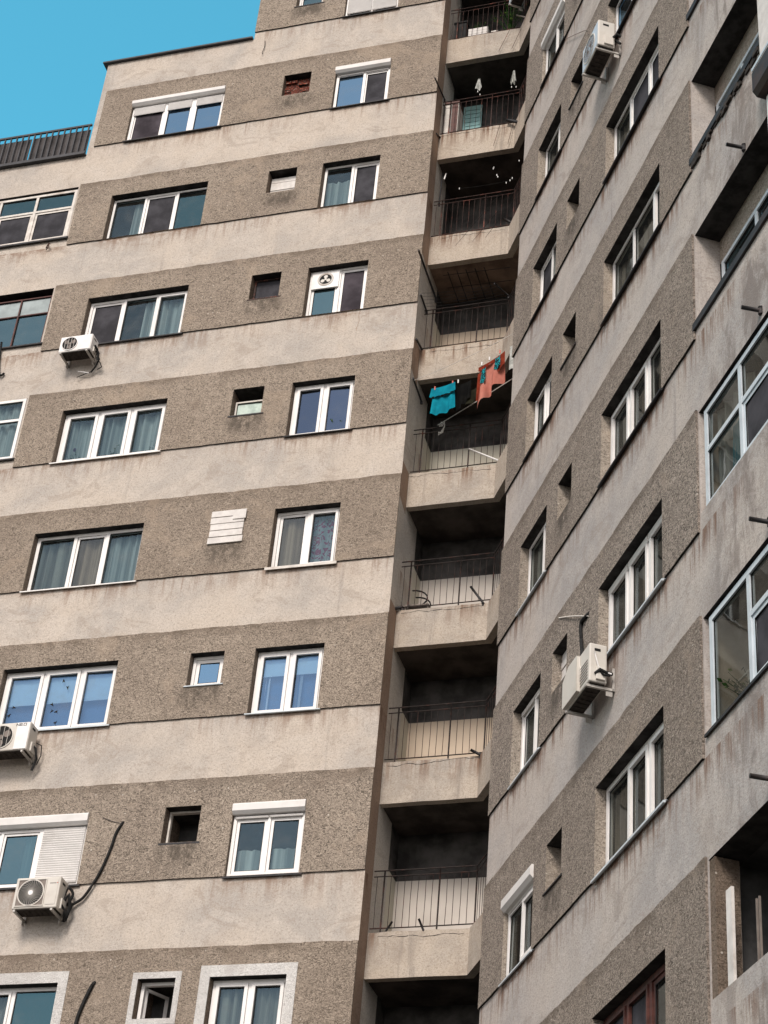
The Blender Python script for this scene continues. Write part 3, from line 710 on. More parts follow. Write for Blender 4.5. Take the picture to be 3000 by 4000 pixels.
# ================================================================== RIGHT WING
RZ = -(math.pi/2 - TH)
RW = empty('apartment_building', (XB, 0, 0), RZ)
tag(RW, 'right wing of the banded apartment block, its facade angled steeply away from the viewer', 'apartment building')
S0 = 1.41; SE = 13.5; ZTB = rB(13.3)
opsB = []
BW1 = (2.33, 3.45); BS = (3.90, 4.45); BW = (5.56, 7.57); BL = (8.58, 13.0)
for r in range(1, 12):
    opsB.append((*BW1, rB(r), rB(r)+1.14, 'n', r)); opsB.append((*BS, rB(r+.20), rB(r+.425), 's', r)); opsB.append((*BW, rB(r), rB(r)+1.14, 'w', r))
    if r < 10: opsB.append((*BL, rB(r+.085), rB(r+.595), 'l', r))
w = MB(); sheet(w, S0, SE, 0, ZTB, 0, opsB, 0, 4)
for o in opsB:
    if o[4] == 'l': reveals(w, o, 0, .32, 0, 0, 2, 1)
    else: reveals(w, o, 0, .6 if o[4]=='s' else .17, 1, 1, 2, 1)
w.face([(S0,0,0),(S0,2.9,0),(S0,2.9,ZTB),(S0,0,ZTB)], 0)
w.face([(SE,0,0),(SE,12,0),(SE,12,ZTB),(SE,0,ZTB)], 0); w.face([(S0,0,ZTB),(SE,0,ZTB),(SE,12,ZTB),(S0,12,ZTB)], 0)
w.build('wall', [M['smB'], M['revealB'], M['soffit']], RW)
for r in range(0, 13):
    b = MB(); od = [o for o in opsB if o[4] != 'l']
    sheet(b, S0, 8.55, rB(r), rB(r+1)-SM+.02, -.028, od, 0, .055, .010, .018, r+40, lip=0)
    for o in od:
        if o[5] == r: reveals(b, o, -.028, 0, 2, 0, 1, 0)
    b.build('pebbledash_band', [M['rgB'], M['soffit'], M['revealB']], RW)
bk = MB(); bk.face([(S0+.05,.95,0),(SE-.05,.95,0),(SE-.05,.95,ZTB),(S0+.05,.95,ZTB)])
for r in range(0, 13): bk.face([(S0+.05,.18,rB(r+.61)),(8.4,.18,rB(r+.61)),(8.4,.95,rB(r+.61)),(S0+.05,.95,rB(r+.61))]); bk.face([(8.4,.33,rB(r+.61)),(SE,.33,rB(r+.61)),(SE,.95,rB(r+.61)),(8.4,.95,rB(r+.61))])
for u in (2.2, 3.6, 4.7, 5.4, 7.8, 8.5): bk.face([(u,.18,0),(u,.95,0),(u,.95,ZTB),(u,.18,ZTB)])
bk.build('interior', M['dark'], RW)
def bop(kind, r):
    for o in opsB:
        if o[4] == kind and o[5] == r: return o
DB = .12
# narrow column
nk = {9:dict(box=.2, panes=[dict(g='gclear'),dict(g='gclear',s=True)], slats=.02, dep=.05),
      8:dict(panes=[dict(w=1.6,g='gclear',c=('left','curtb',.3)),dict(w=1,g='gdark')]), 7:dict(panes=[dict(g='gdark',s=.04),dict(g='gclear')]),
      6:dict(panes=[dict(g='gclear',s=True,c=('full','curtb')),dict(g='gclear',s=.04,c=('full','curtb'))]),
      5:dict(panes=[dict(w=1.5,g='gclear',c=('full','curt')),dict(w=1,g='gclear',s=True)]),
      4:dict(panes=[dict(g='gclear',s=.06),dict(g='gclear',s=True,c=('left','curt',.5))], slats=.06),
      3:dict(box=.2, panes=[dict(g='gclear'),dict(g='gclear',s=True)], dep=.05, slats=.02)}
for r in range(2, 12):
    k = dict(nk.get(r, dict(panes=[dict(g='gclear',s=True),dict(g='gclear',s=True,c=('full','curtb'))])))
    window(RW, bop('n', r), k.pop('dep', DB), k.pop('panes'), fw=.055, sash=.05, sill=('metal' if r > 5 else 'pvcg', .05, .02), seed=70+r, **k)
# small column
for r in range(2, 12):
    o = bop('s', r)
    if r == 4:
        q = MB()
        for k in range(5): q.box(o[0]+.02, o[1]-.02, .10-.01*(k%2), .12, o[2]+.02+k*.12, o[2]+.125+k*.12)
        q.build('board_cover', M['board'], RW)
    elif r in (6,):
        window(RW, o, .2, [dict(g='gdark')], frame='oldw', fw=.03, sill=('metal',.05,.03), seed=90+r)
    else: window(RW, o, .22, [dict(g='gdark',s=None)], frame='oldw', fw=.035, sill=('metal',.05,.02) if r%2==0 or r==3 else None, seed=90+r)
# wide column
wk = {8:dict(panes=[dict(g='gblue',c=('full','curtb')),dict(g='gclear'),dict(g='gblue')]),
      7:dict(panes=[dict(g='gclear',c=('full','curtb')),dict(w=1.2,g='gdark',s=.04),dict(g='gdark',s=.06)]),
      6:dict(panes=[dict(g='gclear',c=('full','curtb')),dict(g='gclear',c=('full','curtb')),dict(w=.6,g='gclear',s=True,c=('full','curt'))]),
      5:dict(panes=[dict(g='gclear',s=True,c=('full','curtb')),dict(g='gclear',s=True,c=('full','curtb')),dict(g='gclear',c=('full','curtb'))]),
      4:dict(panes=[dict(g='gclear',s=True,c=('left','curtb',.4)),dict(g='gclear',s=True,c=('full','curtb')),dict(g='gclear',s=True,c=('full','curtb'))], slats=.10),
      3:dict(panes=[dict(g='gclear',c=('left','curtb',.5)),dict(g='gclear',s=True,c=('full','curtb')),dict(g='gclear',s=True)])}
for r in range(2, 12):
    if r == 2: window(RW, bop('w', r), DB, [dict(g='gdark',s=True),dict(g='gdark',s=True),dict(g='gclear',s=.05,c=('full','curtb'))], frame='redf', fw=.07, sill=('metal',.07,.05), seed=110); continue
    k = dict(wk.get(r, dict(panes=[dict(g='gclear',s=True),dict(g='gclear'),dict(g='gclear',s=True)])))
    window(RW, bop('w', r), DB, k.pop('panes'), fw=.06, sash=.055, sill=('metal' if r in (5,6,7,8) else 'pvcg', .06, .025), seed=110+r, **k)
# loggias
o = bop('l', 3); window(RW, (o[0]+.06, 11.6, o[2], o[3]), .05, head_gap=.03, panes= [dict(w=.9,g='gclear',nt=1), dict(w=1.0,g='gdark',s=.05,gt='gclear'), dict(w=1,g='gclear',gt='gclear')], frame='pvcg', fw=.07, sash=.06, transom=.62, seed=130, sill=('metal',.03,.02))
o = bop('l', 4); window(RW, (o[0]+.06, 12.4, o[2], o[3]), .05, head_gap=.03, panes= [dict(w=.7,g='gclear',gt='gclear',c=('both','curt',.45)), dict(w=.75,g='gdark',s=.05,gt='gclear'), dict(w=.75,g='gclear',gt='gclear',s=True), dict(w=.75,g='gclear',gt='gclear')], frame='pvcg', fw=.07, sash=.06, transom=.58, seed=131)
for r in (3, 4):
    o = bop('l', r); q = MB(); q.box(8.62, 13.0, .88, .92, o[2]-.1, o[3]+.2); q.build('room_wall', M['roomw'], RW)
    q = MB(); q.box(8.60, 8.64, .12, .88, o[2]-.1, o[3]+.1); q.build('room_wall', M['roomw'], RW)
for r, zh in ((5, .16), (6, .06), (7, .06), (8, .06), (9, .06), (2, .3)):
    o = bop('l', r)
    if r != 2:
        q = MB(); q.box(o[0], o[1], .32, .35, o[3]-(.36 if r == 5 else .36), o[3]); q.build('lintel_panel', M['revealB'], RW)
        window(RW, (o[0]+.02, o[1]-.9 if r == 6 else o[1], o[2], o[3]-.36), .34, [dict(w=.8,g='gdteal'), dict(w=1,g='gdteal',s=True), dict(w=1,g='gdark'), dict(w=1,g='gdteal')], frame='pvcg', fw=.06, sash=.05, transom=.65, seed=140+r)
        lg = MB(); lg.box(o[0]-.05, o[1]+.05, -.035, .3, o[2]-.11, o[2]-.004); lg.build('loggia_ledge', M['metal'], RW)
o = bop('l', 6)   # crumbling rubble edge below the storey-6 ledge
q = MB(); rb_ = random.Random(5); u = o[0]
while u < 11.5:
    L = rb_.uniform(.05,.14); q.box(u, u+L, -.012-rb_.uniform(0,.030), .0, o[2]-.13-rb_.uniform(0,.10), o[2]-.10); u += L*.8
q.build('crumbled_edge', M['acunder'], RW)
# storey-2 broken loggia
o = bop('l', 2)
q = MB(); q.box(8.60, 8.72, .0, .25, o[2], o[3]-.02, 0); q.build('exposed_brick_jamb', M['reveal'], RW)
q = MB(); q.box(8.90, 9.02, .02, .05, o[2]-.02, o[2]+.95); q.build('white_board', M['board'], RW)
q = MB()
for u in (9.27, 9.33): q.box(u, u+.012, .14, .16, o[2], o[2]+.74)
q.build('bare_frame_post', M['fan'], RW)
q = MB(); q.box(9.75, 12.4, .42, .46, o[2]+.55, o[2]+1.02); q.build('inner_panel', M['curtb'], RW)
# enclosed bay at the far right
q = MB(); q.box(10.60, 13.4, -.045, -.002, rB(5.84), rB(7.3)); q.build('bay_panel', M['board'], RW)
q = MB(); q.prism([(-.004, rB(5.665)), (-.14, rB(5.665)), (-.19, rB(5.69)), (-.19, rB(5.80)), (-.15, rB(5.832)), (-.004, rB(5.832))], 10.66, 13.2, 0, 'x'); q.build('shutter_box', M['metal'], RW)  # dark metal puts the underside's shade into the whole box's colour
q = MB(); q.box(10.67, 13.2, -.197, -.188, rB(5.805), rB(5.822)); q.build('box_trim', M['pvcg'], RW)
window(RW, (10.70, 12.6, rB(5.10), rB(5.66)), -.03, [dict(g='gdteal',s=True), dict(g='gdteal',s=True)], frame='pvc', fw=.07, sash=.06, seed=150)

# ================================================================== AIR CONDITIONERS
def aircon(name, loc, rz, wd, dp, h, label, style='vents', shell='ac', mirror=1, fan_left=True, gap=.12):
    """loc = point on the wall below the centre of the unit; local -y points away from the wall"""
    t = empty(name, loc, rz); tag(t, label, 'air conditioner', 'air conditioning units on the walls')
    y1 = -gap; y0 = -gap-dp
    b = MB(); b.box(-wd/2, wd/2, y0, y1, 0, h); b.build('body', M[shell], t, bevel=.018)
    u = MB(); u.box(-wd/2+.02, wd/2-.02, y0+.02, y1-.02, -.012, .004); 
    for k in range(7): u.box(-wd/2+.06+k*wd*.12, -wd/2+.09+k*wd*.12, y0+.04, y1-.04, -.022, -.010)
    u.build('base_tray', M['acunder'], t)
    fx = (-wd/2 + h*.5 + .02) if fan_left else (wd/2-h*.5-.02); fz = h*.5; R_ = h*.40; n = 30
    fp = MB()
    def disc(mb, r0, r1, y, m=0):
        for k in range(n):
            A0, A1 = 2*math.pi*k/n, 2*math.pi*(k+1)/n
            if r0 <= 0: mb.face([(fx, y, fz), (fx+r1*math.cos(A0), y, fz+r1*math.sin(A0)), (fx+r1*math.cos(A1), y, fz+r1*math.sin(A1))], m)
            else: mb.face([(fx+r_*math.cos(q), y, fz+r_*math.sin(q)) for r_, q in ((r0,A0),(r0,A1),(r1,A1),(r1,A0))], m)
    op = MB(); disc(op, 0, R_, y0-.003); op.build('fan_opening', M['black'], t)
    g_ = MB(); disc(g_, R_*.985, R_*1.07, y0-.012)
    for k in range(n):
        A0, A1 = 2*math.pi*k/n, 2*math.pi*(k+1)/n
        g_.face([(fx+R_*1.07*math.cos(A0), y0-.012, fz+R_*1.07*math.sin(A0)), (fx+R_*1.07*math.cos(A1), y0-.012, fz+R_*1.07*math.sin(A1)), (fx+R_*1.07*math.cos(A1), y0, fz+R_*1.07*math.sin(A1)), (fx+R_*1.07*math.cos(A0), y0, fz+R_*1.07*math.sin(A0))])
    g_.build('fan_ring', M[shell], t)
    bl = MB()
    if style == 'swirl':
        for k in range(32):
            a = 2*math.pi*k/32
            pts = [(fx+R_*s_*math.cos(a+s_*.7), y0-.009, fz+R_*s_*math.sin(a+s_*.7)) for s_ in (.22,.4,.6,.8,.98)]
            bl.tube(pts, .0032, 4, 0, False)
        bl.build('fan_grille', M['ac'], t)
        hb = MB(); disc(hb, 0, R_*.2, y0-.014); hb.build('fan_hub', M['pvc'], t)
        fr_ = MB(); a = fx-h*.46; c = fx+h*.47
        for (x0, x1, z0, z1) in ((a, c, .03, .045), (a, c, h-.045, h-.03), (a, a+.014, .045, h-.045), (c-.014, c, .045, h-.045)): fr_.box(x0, x1, y0-.012, y0, z0, z1)
        fr_.build('grille_frame', M['ac'], t)
        cn = MB(); cn.box(a+.014, c-.014, y0-.002, y0-.0005, .045, h-.045); cn.build('grille_backing', M['fan'], t)
        ppp = MB(); ppp.box(c+.03, wd/2-.03, y0-.006, y0, .05, h-.035); ppp.build('service_panel', M['ac'], t, bevel=.004)
        mk = MB()
        for k in range(8): mk.box(c+.055+k*.013, c+.055+k*.013+.008, y0-.0085, y0-.0065, h-.118, h-.103)
        mk.build('brand_lettering', M['fan'], t)
        rd = MB(); rd.face([(c+.175+.009*math.cos(q), y0-.0086, h-.108+.009*math.sin(q)) for q in [k*.628 for k in range(10)]]); rd.build('brand_mark', M['peg'], t)
    elif style == 'bars':
        for k in range(3):
            f_ = MB(); a = k*2.09+.5
            bl.face([(fx+R_*.55*math.cos(a)+R_*.34*math.cos(q)*.9, y0-.006, fz+R_*.55*math.sin(a)+R_*.34*math.sin(q)*.9) for q in [j*.52 for j in range(12)]])
        disc(bl, 0, R_*.2, y0-.008); bl.build('fan_blade', M['fan'], t)
        br_ = MB()
        for k in range(4):
            x = fx + (-.6+k*.4)*R_; e = math.sqrt(max(0, R_*R_-(x-fx)**2)); br_.tube([(x, y0-.014, fz-e), (x, y0-.014, fz+e)], .0045, 4, 0, False)
        br_.build('fan_grille', M['ac'], t)
        pp = MB(); pp.box(fx+h*.5, wd/2-.012, y0-.006, y0, .014, h-.012); pp.build('service_panel', M['pvc'], t, bevel=.006)
    else:
        for k in range(16):
            a = 2*math.pi*k/16; bl.tube([(fx+R_*.15*math.cos(a), y0-.008, fz+R_*.15*math.sin(a)), (fx+R_*math.cos(a+.25), y0-.008, fz+R_*math.sin(a+.25))], .003, 4, 0, False)
        for s_ in (.35,.55,.75,.9): bl.tube([(fx+R_*s_*math.cos(q), y0-.008, fz+R_*s_*math.sin(q)) for q in [j*2*math.pi/20 for j in range(21)]], .002, 4, 0, False)
        bl.build('fan_grille', M['fan'], t)
    # valve end: handle slot, valve cover
    sl = MB(); sl.box(wd/2+.0005, wd/2+.003, y0+dp*.28, y0+dp*.62, h*.80, h*.87); sl.build('handle_slot', M['black'], t)
    vc = MB(); vc.box(wd/2, wd/2+.03, y0+dp*.35, y1-.03, h*.05, h*.38); vc.build('valve_cover', M['ac'], t, bevel=.008)
    # brackets
    for sx in (-wd/2+.06, wd/2-.06):
        k_ = MB(); bx = .016
        k_.box(sx-bx, sx+bx, -.008, -.038, -.05, .26); k_.box(sx-bx, sx+bx, y0-.02, -.012, -.05, -.018)
        k_.box(sx-.003, sx+.003, -.03, -.11, -.12, -.05)
        k_.build('bracket', M['galv'], t)
    return t
def hosepath(name, pts, r, mat, label, cat='hose', parent=None, wob=.0):
    mb = MB(); P_ = [Vector(p) for p in pts]; out = []
    for i in range(len(P_)-1):
        a = P_[max(i-1,0)]; b = P_[i]; c = P_[i+1]; d = P_[min(i+2,len(P_)-1)]
        for s_ in range(6):
            t = s_/6; out.append(.5*((2*b)+(c-a)*t+(2*a-5*b+4*c-d)*t*t+(3*b-a-3*c+d)*t**3))
    out.append(P_[-1]); mb.tube(out, r, 7); o = mb.build(name, mat, parent)
    if label: tag(o, label, cat)
    return o
def on_B(s, d, z):
    return Vector((XB + s*math.sin(TH) + d*math.cos(TH), -s*math.cos(TH) + d*math.sin(TH), z))
CZ = 1.6
a4 = aircon('air_conditioner', (-4.935, 0, 11.63+CZ), 0, .72, .28, .50, 'grey air conditioner with a spiral fan grille beneath the half-shuttered window', 'swirl')
a8 = aircon('air_conditioner', (-6.38, 0, 22.72+CZ), 0, .64, .27, .37, 'small white air conditioner with a barred fan hole, highest on the left wing', 'bars', 'pvc')
a5 = aircon('air_conditioner', (-5.99, 0, 14.35+CZ), 0, .75, .28, .50, 'white air conditioner lettered NEO below the window with bird stickers', 'bars')
# NEO lettering on a5
L = MB(); y = -.40-.0075; x0 = .13; zz = .43; th_ = .009; hh = .04
def stroke(a, b):
    a = Vector((a[0], 0, a[1])); b = Vector((b[0], 0, b[1])); d_ = (b-a).normalized()*th_*.5; nn = Vector((-d_.z, 0, d_.x))
    L.face([(p.x, y, p.z) for p in (a-d_-nn, b+d_-nn, b+d_+nn, a-d_+nn)])
for i, ch in enumerate('NEO'):
    x = x0 + i*.062; w_ = .045
    if ch == 'N':
        for s_ in (((x,zz),(x,zz+hh)), ((x,zz+hh),(x+w_,zz)), ((x+w_,zz),(x+w_,zz+hh))): stroke(*s_)
    if ch == 'E':
        for s_ in (((x,zz),(x,zz+hh)), ((x,zz),(x+w_*.85,zz)), ((x,zz+hh/2),(x+w_*.8,zz+hh/2)), ((x,zz+hh),(x+w_*.85,zz+hh))): stroke(*s_)
    if ch == 'O':
        for s_ in (((x,zz),(x,zz+hh)), ((x,zz),(x+w_,zz)), ((x+w_,zz),(x+w_,zz+hh)), ((x,zz+hh),(x+w_,zz+hh))): stroke(*s_)
L.build('brand_lettering', M['black'], a5)
pB4 = on_B(5.74, 0, 11.70+CZ)
b4 = aircon('air_conditioner', pB4, RZ, .78, .22, .52, 'cream air conditioner with its wiring hanging out, lower on the right wing', 'mesh')
fc = MB(); fc.prism([(-.39,.02),(.08,.02),(.08,.50),(-.20,.50),(-.39,.38)], -.385, -.342, 0, 'y'); fc.build('fan_hood', M['ac'], b4, bevel=.006)
sv = MB()
for k in range(7): sv.box(.10, .34, -.346, -.341, .06+k*.04, .068+k*.04)
sv.build('louvre_slot', M['fan'], b4)
pB8 = on_B(5.80, 0, 22.73+CZ)
b8 = aircon('air_conditioner', pB8, RZ, .66, .27, .56, 'round-cornered air conditioner with a bluish front high on the right wing', 'mesh', 'ac')
fp_ = MB(); fp_.box(-.31, .31, -.3935, -.3905, .03, .53); fp_.build('front_panel', M['acblue'], b8)
# unit hung outside the top balcony corner
tp = aircon('air_conditioner', (1.74, -.04, 30.98+CZ), RZ, .62, .26, .50, 'air conditioner hung outside the railing of the top balcony in view', 'mesh', 'pvcg', gap=.05)
# pipes and cables
zr = CZ
hosepath('insulated_pipe', [(-4.60,-.20,11.80+zr),(-4.57,-.14,12.05+zr),(-4.50,-.08,11.98+zr),(-4.55,-.08,11.80+zr),(-4.44,-.05,11.86+zr),(-4.32,-.05,11.96+zr),(-4.17,-.05,12.26+zr),(-4.09,-.05,12.50+zr),(-4.03,-.05,12.75+zr),(-3.99,-.05,12.98+zr),(-3.92,-.03,13.15+zr),(-3.93,.03,13.17+zr)], .022, M['black'], 'black insulated pipe curving up the wall from the spiral-grille air conditioner', 'pipe')
hosepath('coiled_pipe', [(-4.60,-.26,11.95+zr),(-4.52,-.22,12.10+zr),(-4.49,-.16,11.92+zr),(-4.58,-.16,11.75+zr),(-4.53,-.20,11.62+zr)], .04, M['black'], None, parent=None) if 0 else None
cp_ = MB(); cp_.tube([(.35,-.20,.16),(.42,-.18,.30),(.46,-.14,.12),(.40,-.12,-.06),(.36,-.10,.04)], .034, 7); cp_.tube([(.37,-.28,.10),(.43,-.24,.02),(.41,-.16,-.12),(.38,-.06,-.05)], .02, 6); cp_.build('coiled_pipe', M['black'], a4)
hosepath('cable_stub', [(-4.27,-.04,13.27+zr),(-4.10,-.04,13.19+zr),(-3.95,-.03,13.15+zr)], .006, M['fan'], 'thin bare tube poking out of the wall above the black insulated pipe', 'pipe')
hosepath('insulated_pipe', [(-3.92,-.02,10.60+zr),(-3.94,-.05,10.55+zr),(-4.00,-.05,10.38+zr),(-4.06,-.05,10.17+zr),(-4.09,-.05,9.97+zr),(-4.10,-.05,9.5+zr)], .028, M['black'], 'black insulated pipe on the wall left of the small window with the white painted surround', 'pipe')
c8 = MB()
c8.tube([(.30,-.2,.12),(.38,-.22,.05),(.42,-.16,-.08),(.34,-.1,-.2),(.25,-.06,-.28)], .018, 6); c8.tube([(.32,-.25,.2),(.40,-.24,.1),(.36,-.2,-.05),(.44,-.14,-.14),(.47,-.1,-.22),(.38,-.08,-.25)], .010, 5); c8.tube([(.28,-.08,-.28),(.15,-.06,-.30),(-.02,-.06,-.36)], .008, 5)
c8.tube([(.36,-.3,.14),(.44,-.26,-.02),(.40,-.18,-.12)], .022, 6); c8.build('pipe_bundle', M['black'], a8)
wt = MB(); wt.tube([(.22,-.07,-.30),(.0,-.09,-.25)], .012, 6); wt.build('drain_stub', M['pvc'], a8)
c5 = MB(); c5.tube([(.37,-.2,.2),(.44,-.22,.10),(.46,-.16,-.05),(.38,-.10,-.22)], .022, 6); c5.tube([(.38,-.12,.26),(.47,-.1,.22),(.48,-.08,.05),(.42,-.06,-.1)], .009, 5); c5.build('pipe_bundle', M['black'], a5)
c4 = MB(); c4.tube([(.395,-.28,.40),(.41,-.27,.33),(.415,-.24,.20),(.42,-.17,.14),(.43,-.08,.12)], .010, 6); c4.build('wiring', M['pvc'], b4)
c4 = MB(); c4.tube([(.40,-.27,.10),(.43,-.22,.15),(.42,-.15,.13),(.40,-.06,.14)], .022, 6); c4.tube([(.40,-.24,.17),(.44,-.18,.08),(.42,-.10,.1)], .013, 6); c4.build('pipe_bundle', M['black'], b4)
c4 = MB(); c4.tube([(.35,-.16,.20),(.40,-.12,.24),(.39,-.05,.22)], .022, 6); c4.tube([(.36,-.12,.14),(.40,-.06,.05)], .02, 6); c4.build('pipe_bundle', M['black'], b8)
pts = [on_B(s_, d_, z_+zr) for s_, d_, z_ in ((4.12,-.03,13.85),(4.7,-.05,13.52),(5.25,-.04,13.19))]
hosepath('thin_rod', pts, .009, M['oldw'], 'thin pale rod fixed to the right wing above the cream air conditioner', 'rod')
pts = [on_B(s_, d_, z_+zr) for s_, d_, z_ in ((5.24,.0,13.28),(5.18,-.05,13.22),(5.02,-.05,13.22),(5.03,-.05,13.0),(5.20,-.10,12.75),(5.45,-.18,12.4),(5.5,-.2,12.22))]
hosepath('wrapped_pipe', pts, .024, M['black'], 'black wrapped pipe dropping to the cream air conditioner on the right wing', 'pipe')
pts = [on_B(s_, d_, z_+zr) for s_, d_, z_ in ((3.95,-.02,25.75),(4.5,-.03,25.0),(5.0,-.05,24.3))]
hosepath('thin_rod', [on_B(3.55,-.03,rB(8.95)), on_B(4.55,-.03,rB(8.62)), on_B(4.75,-.05,rB(8.50))], .006, M['fan'], 'thin wire across the band above the bluish air conditioner', 'wire')
hosepath('dangling_cable', [(-3.82,-.02,31.09+zr),(-3.80,-.03,30.9+zr),(-3.83,-.03,30.72+zr),(-3.81,-.04,30.66+zr)], .007, M['black'], 'short black cable hanging on the smooth band near the roof step', 'cable')
q = MB(); q.tube([(-7.74,-.01,25.93+zr),(-7.68,-.06,25.97+zr),(-7.62,-.10,25.93+zr)], .012, 5); q.tube([(-7.72,-.02,25.86+zr),(-7.66,-.07,25.89+zr),(-7.69,-.05,26.03+zr)], .010, 5)
tag(q.build('wall_hook', M['rust']), 'small rusty wall hook under the white framed loggia glazing', 'hook')
hosepath('drain_hose', [(-8.16,-.05,23.5+zr),(-8.12,-.05,23.1+zr),(-8.06,-.06,22.78+zr),(-8.0,-.05,22.66+zr),(-7.95,-.03,22.72+zr)], .022, M['black'], 'black hose hanging at the left edge below the red framed glazing', 'hose')

q = MB(); P_ = [(-1.06,-.002,rA(8)-.02),(-1.075,-.002,rA(8)-.14),(-1.055,-.002,rA(8)-.27),(-1.085,-.002,rA(8)-.40),(-1.09,-.002,rA(8)-.50)]
for a, b_ in zip(P_, P_[1:]): q.face([(a[0]-.006,a[1],a[2]),(a[0]+.006,a[1],a[2]),(b_[0]+.004,b_[1],b_[2]),(b_[0]-.004,b_[1],b_[2])])
for (u_, L_) in ((-1.62,.26),(-1.58,.34),(-1.50,.20),(-1.78,.12),(-1.40,.10)):
    q.face([(u_-.004,-.002,rA(8)-.05),(u_+.004,-.002,rA(8)-.05),(u_-.008,-.002,rA(8)-.05-L_),(u_-.012,-.002,rA(8)-.05-L_)])
q.build('crack', M['brown'], LW)
# clothes-line arms --------------------------------------------------------
arm_label = {
 0:'long dark pole along the pier below the third balcony from the top', 1:'short dark arm at the left rail corner of the balcony with the wire drying rack',
 2:'dark arm at the left foot of the balcony right above the laundry', 3:'dark arm on the pier left of the turquoise shirt',
 4:'dark arm leaning out left of the balcony with the teal door', 5:'stubby dark arm at the left foot of the balcony with the teal door',
 6:'upright dark post inside the second balcony above the laundry', 7:'dark arm at the right rail corner of the balcony with the wire drying rack',
 8:'heavy dark bar at the right foot of the balcony with the teal door', 9:'dark stub at the right foot of the balcony with pegs on its line',
 10:'black pole slanting up in front of the balcony with the curved chair', 11:'black stub at the left foot of the balcony with the curved chair',
 12:'black stub at the right foot of the balcony with the beige back wall', 13:'left of the two rusty stubs on the lowest full balcony', 14:'right of the two rusty stubs on the lowest full balcony',
 15:'pale bar outside the rail of the top balcony under the air conditioner'}
arms = [((.03,-.31,24.15),(.03,.98,24.12),.02), ((0.03,.05,23.40),(.03,.46,23.37),.018), ((.03,.03,22.33),(.03,.50,22.42),.02), ((.03,.05,21.45),(.03,.62,21.40),.018),
 ((.03,-.30,28.74),(.03,.42,28.92),.016), ((.0,.16,27.68),(.03,.46,27.84),.02), ((.05,.66,27.10),(.05,.58,26.2),.016), ((1.38,.02,23.40),(1.55,.38,23.41),.016),
 ((1.36,.30,27.90),(1.70,.22,27.66),.032), ((1.40,.28,25.24),(1.55,.34,25.17),.026), ((1.21,.33,17.18),(1.42,.36,16.87),.020), ((-.02,.30,16.86),(.09,.38,16.94),.028),
 ((1.38,.28,14.19),(1.52,.34,14.13),.022), ((.38,.28,11.48),(.25,.40,11.38),.017), ((.77,.28,11.51),(.84,.40,11.33),.017), ((1.42,.30,30.95),(1.73,.25,30.72),.016)]
for i, (a, b, r_) in enumerate(arms):
    q = MB(); a = Vector(a)+Vector((0,0,zr)); b = Vector(b)+Vector((0,0,zr)); q.tube([a, a.lerp(b,.5), b], r_, 6)
    q.tube([b, b+Vector((0,.02,-.05))], r_*1.3, 6)
    o = q.build('clothesline_arm', M['oldw'] if i == 15 else M['metal'], None); o['label'] = arm_label[i]; attach(o, LW)
for i, (s_, z_) in enumerate(((10.02,16.72),(10.24,14.02),(10.22,11.27),(10.02,8.55))):
    q = MB(); a = on_B(s_, -.01, z_+zr); b = on_B(s_-.02, -.22, z_+.0+zr); q.tube([a, b], .024, 6); q.tube([a+Vector((0,0,.05)), a-Vector((0,0,.05))], .03, 6)
    o = q.build('clothesline_arm', M['metal']); o['label'] = ['dark stub on the loggia parapet below the crumbled ledge','dark stub on the parapet above the curtained loggia glazing','dark stub on the parapet above the loggia with the green plant','dark stub on the parapet above the broken bottom loggia'][i]; attach(o, RW)
# white pole on balcony 6
q = MB(); q.tube([(1.04,.29,19.95+zr),(1.3,.30,19.80+zr),(1.55,.31,19.655+zr)], .014, 7); tag(q.build('white_pole', M['pvc']), 'white pole slanting across the railing under the laundry', 'pole')
# lines
def line(name, a, b, r_, m, lab, sag=.03):
    A_, B_ = Vector(a), Vector(b); q = MB()
    q.tube([A_.lerp(B_, t)+Vector((0,0,zr-sag*4*t*(1-t))) for t in [k/10 for k in range(11)]], r_, 5); o = q.build(name, m); tag(o, lab, 'line'); return o
line('clothesline', (.05,.05,21.40), (1.93,-.35,21.86), .004, M['rope'], 'clothesline carrying the shirts', .05)
line('rope', (.46,.30,20.55), (1.75,.20,21.30), .008, M['rope'], 'white rope tied to the railing and stretched up under the salmon shirt', .01)
q = MB()
for k in range(3):
    q.tube([(.47+.02*k,.38,20.58+zr),(.50+.03*k,.36,20.66+zr),(.56,.38,20.62+zr-.03*k),(.53-.02*k,.40,20.46+zr),(.46,.38,20.40+zr+.03*k)], .009, 5)
tag(q.build('rope_knot', M['rope']), 'knot of white rope on the top rail', 'rope')
for k in range(5):
    line('drying_wire', (.05,.02+.09*k,23.40), (1.46,.06+.07*k,23.42), .003, M['black'], ['outermost wire','second wire from outside','middle wire','fourth wire from outside','innermost wire'][k]+' strung between the rail arms', .05)
for k, (xa, xb) in enumerate(((.62,1.46),(.95,1.72),(1.2,1.85))):
    line('drying_wire', (xa,-.02-.05*k,24.42), (xb+.1,-.35,25.35), .003, M['black'], ['left','middle','right'][k]+' of three thin wires crossing the parapet above the wire drying rack', .0)
q = MB()   # ceiling drying rack
zc_ = rA(8.455)-.10
for k in range(5): x = .35+k*.17; q.tube([(x,.52,zc_),(x,1.35,zc_)], .009, 5)
for y_ in (.58,.92,1.28): q.tube([(.25,y_,zc_-.012),(1.5,y_+.02,zc_-.012)], .006, 5)
tag(q.build('drying_rack', M['black']), 'dark wire drying rack fixed under a balcony soffit', 'drying rack')
for k, (xa,xb) in enumerate(((1.22,1.12),(1.48,1.40))):
    line('hanging_cord', (xa,.30,27.80), (xb,.30,27.25), .005, M['rust'], ['left','right'][k]+' cord hanging down the parapet below the teal door', 0)
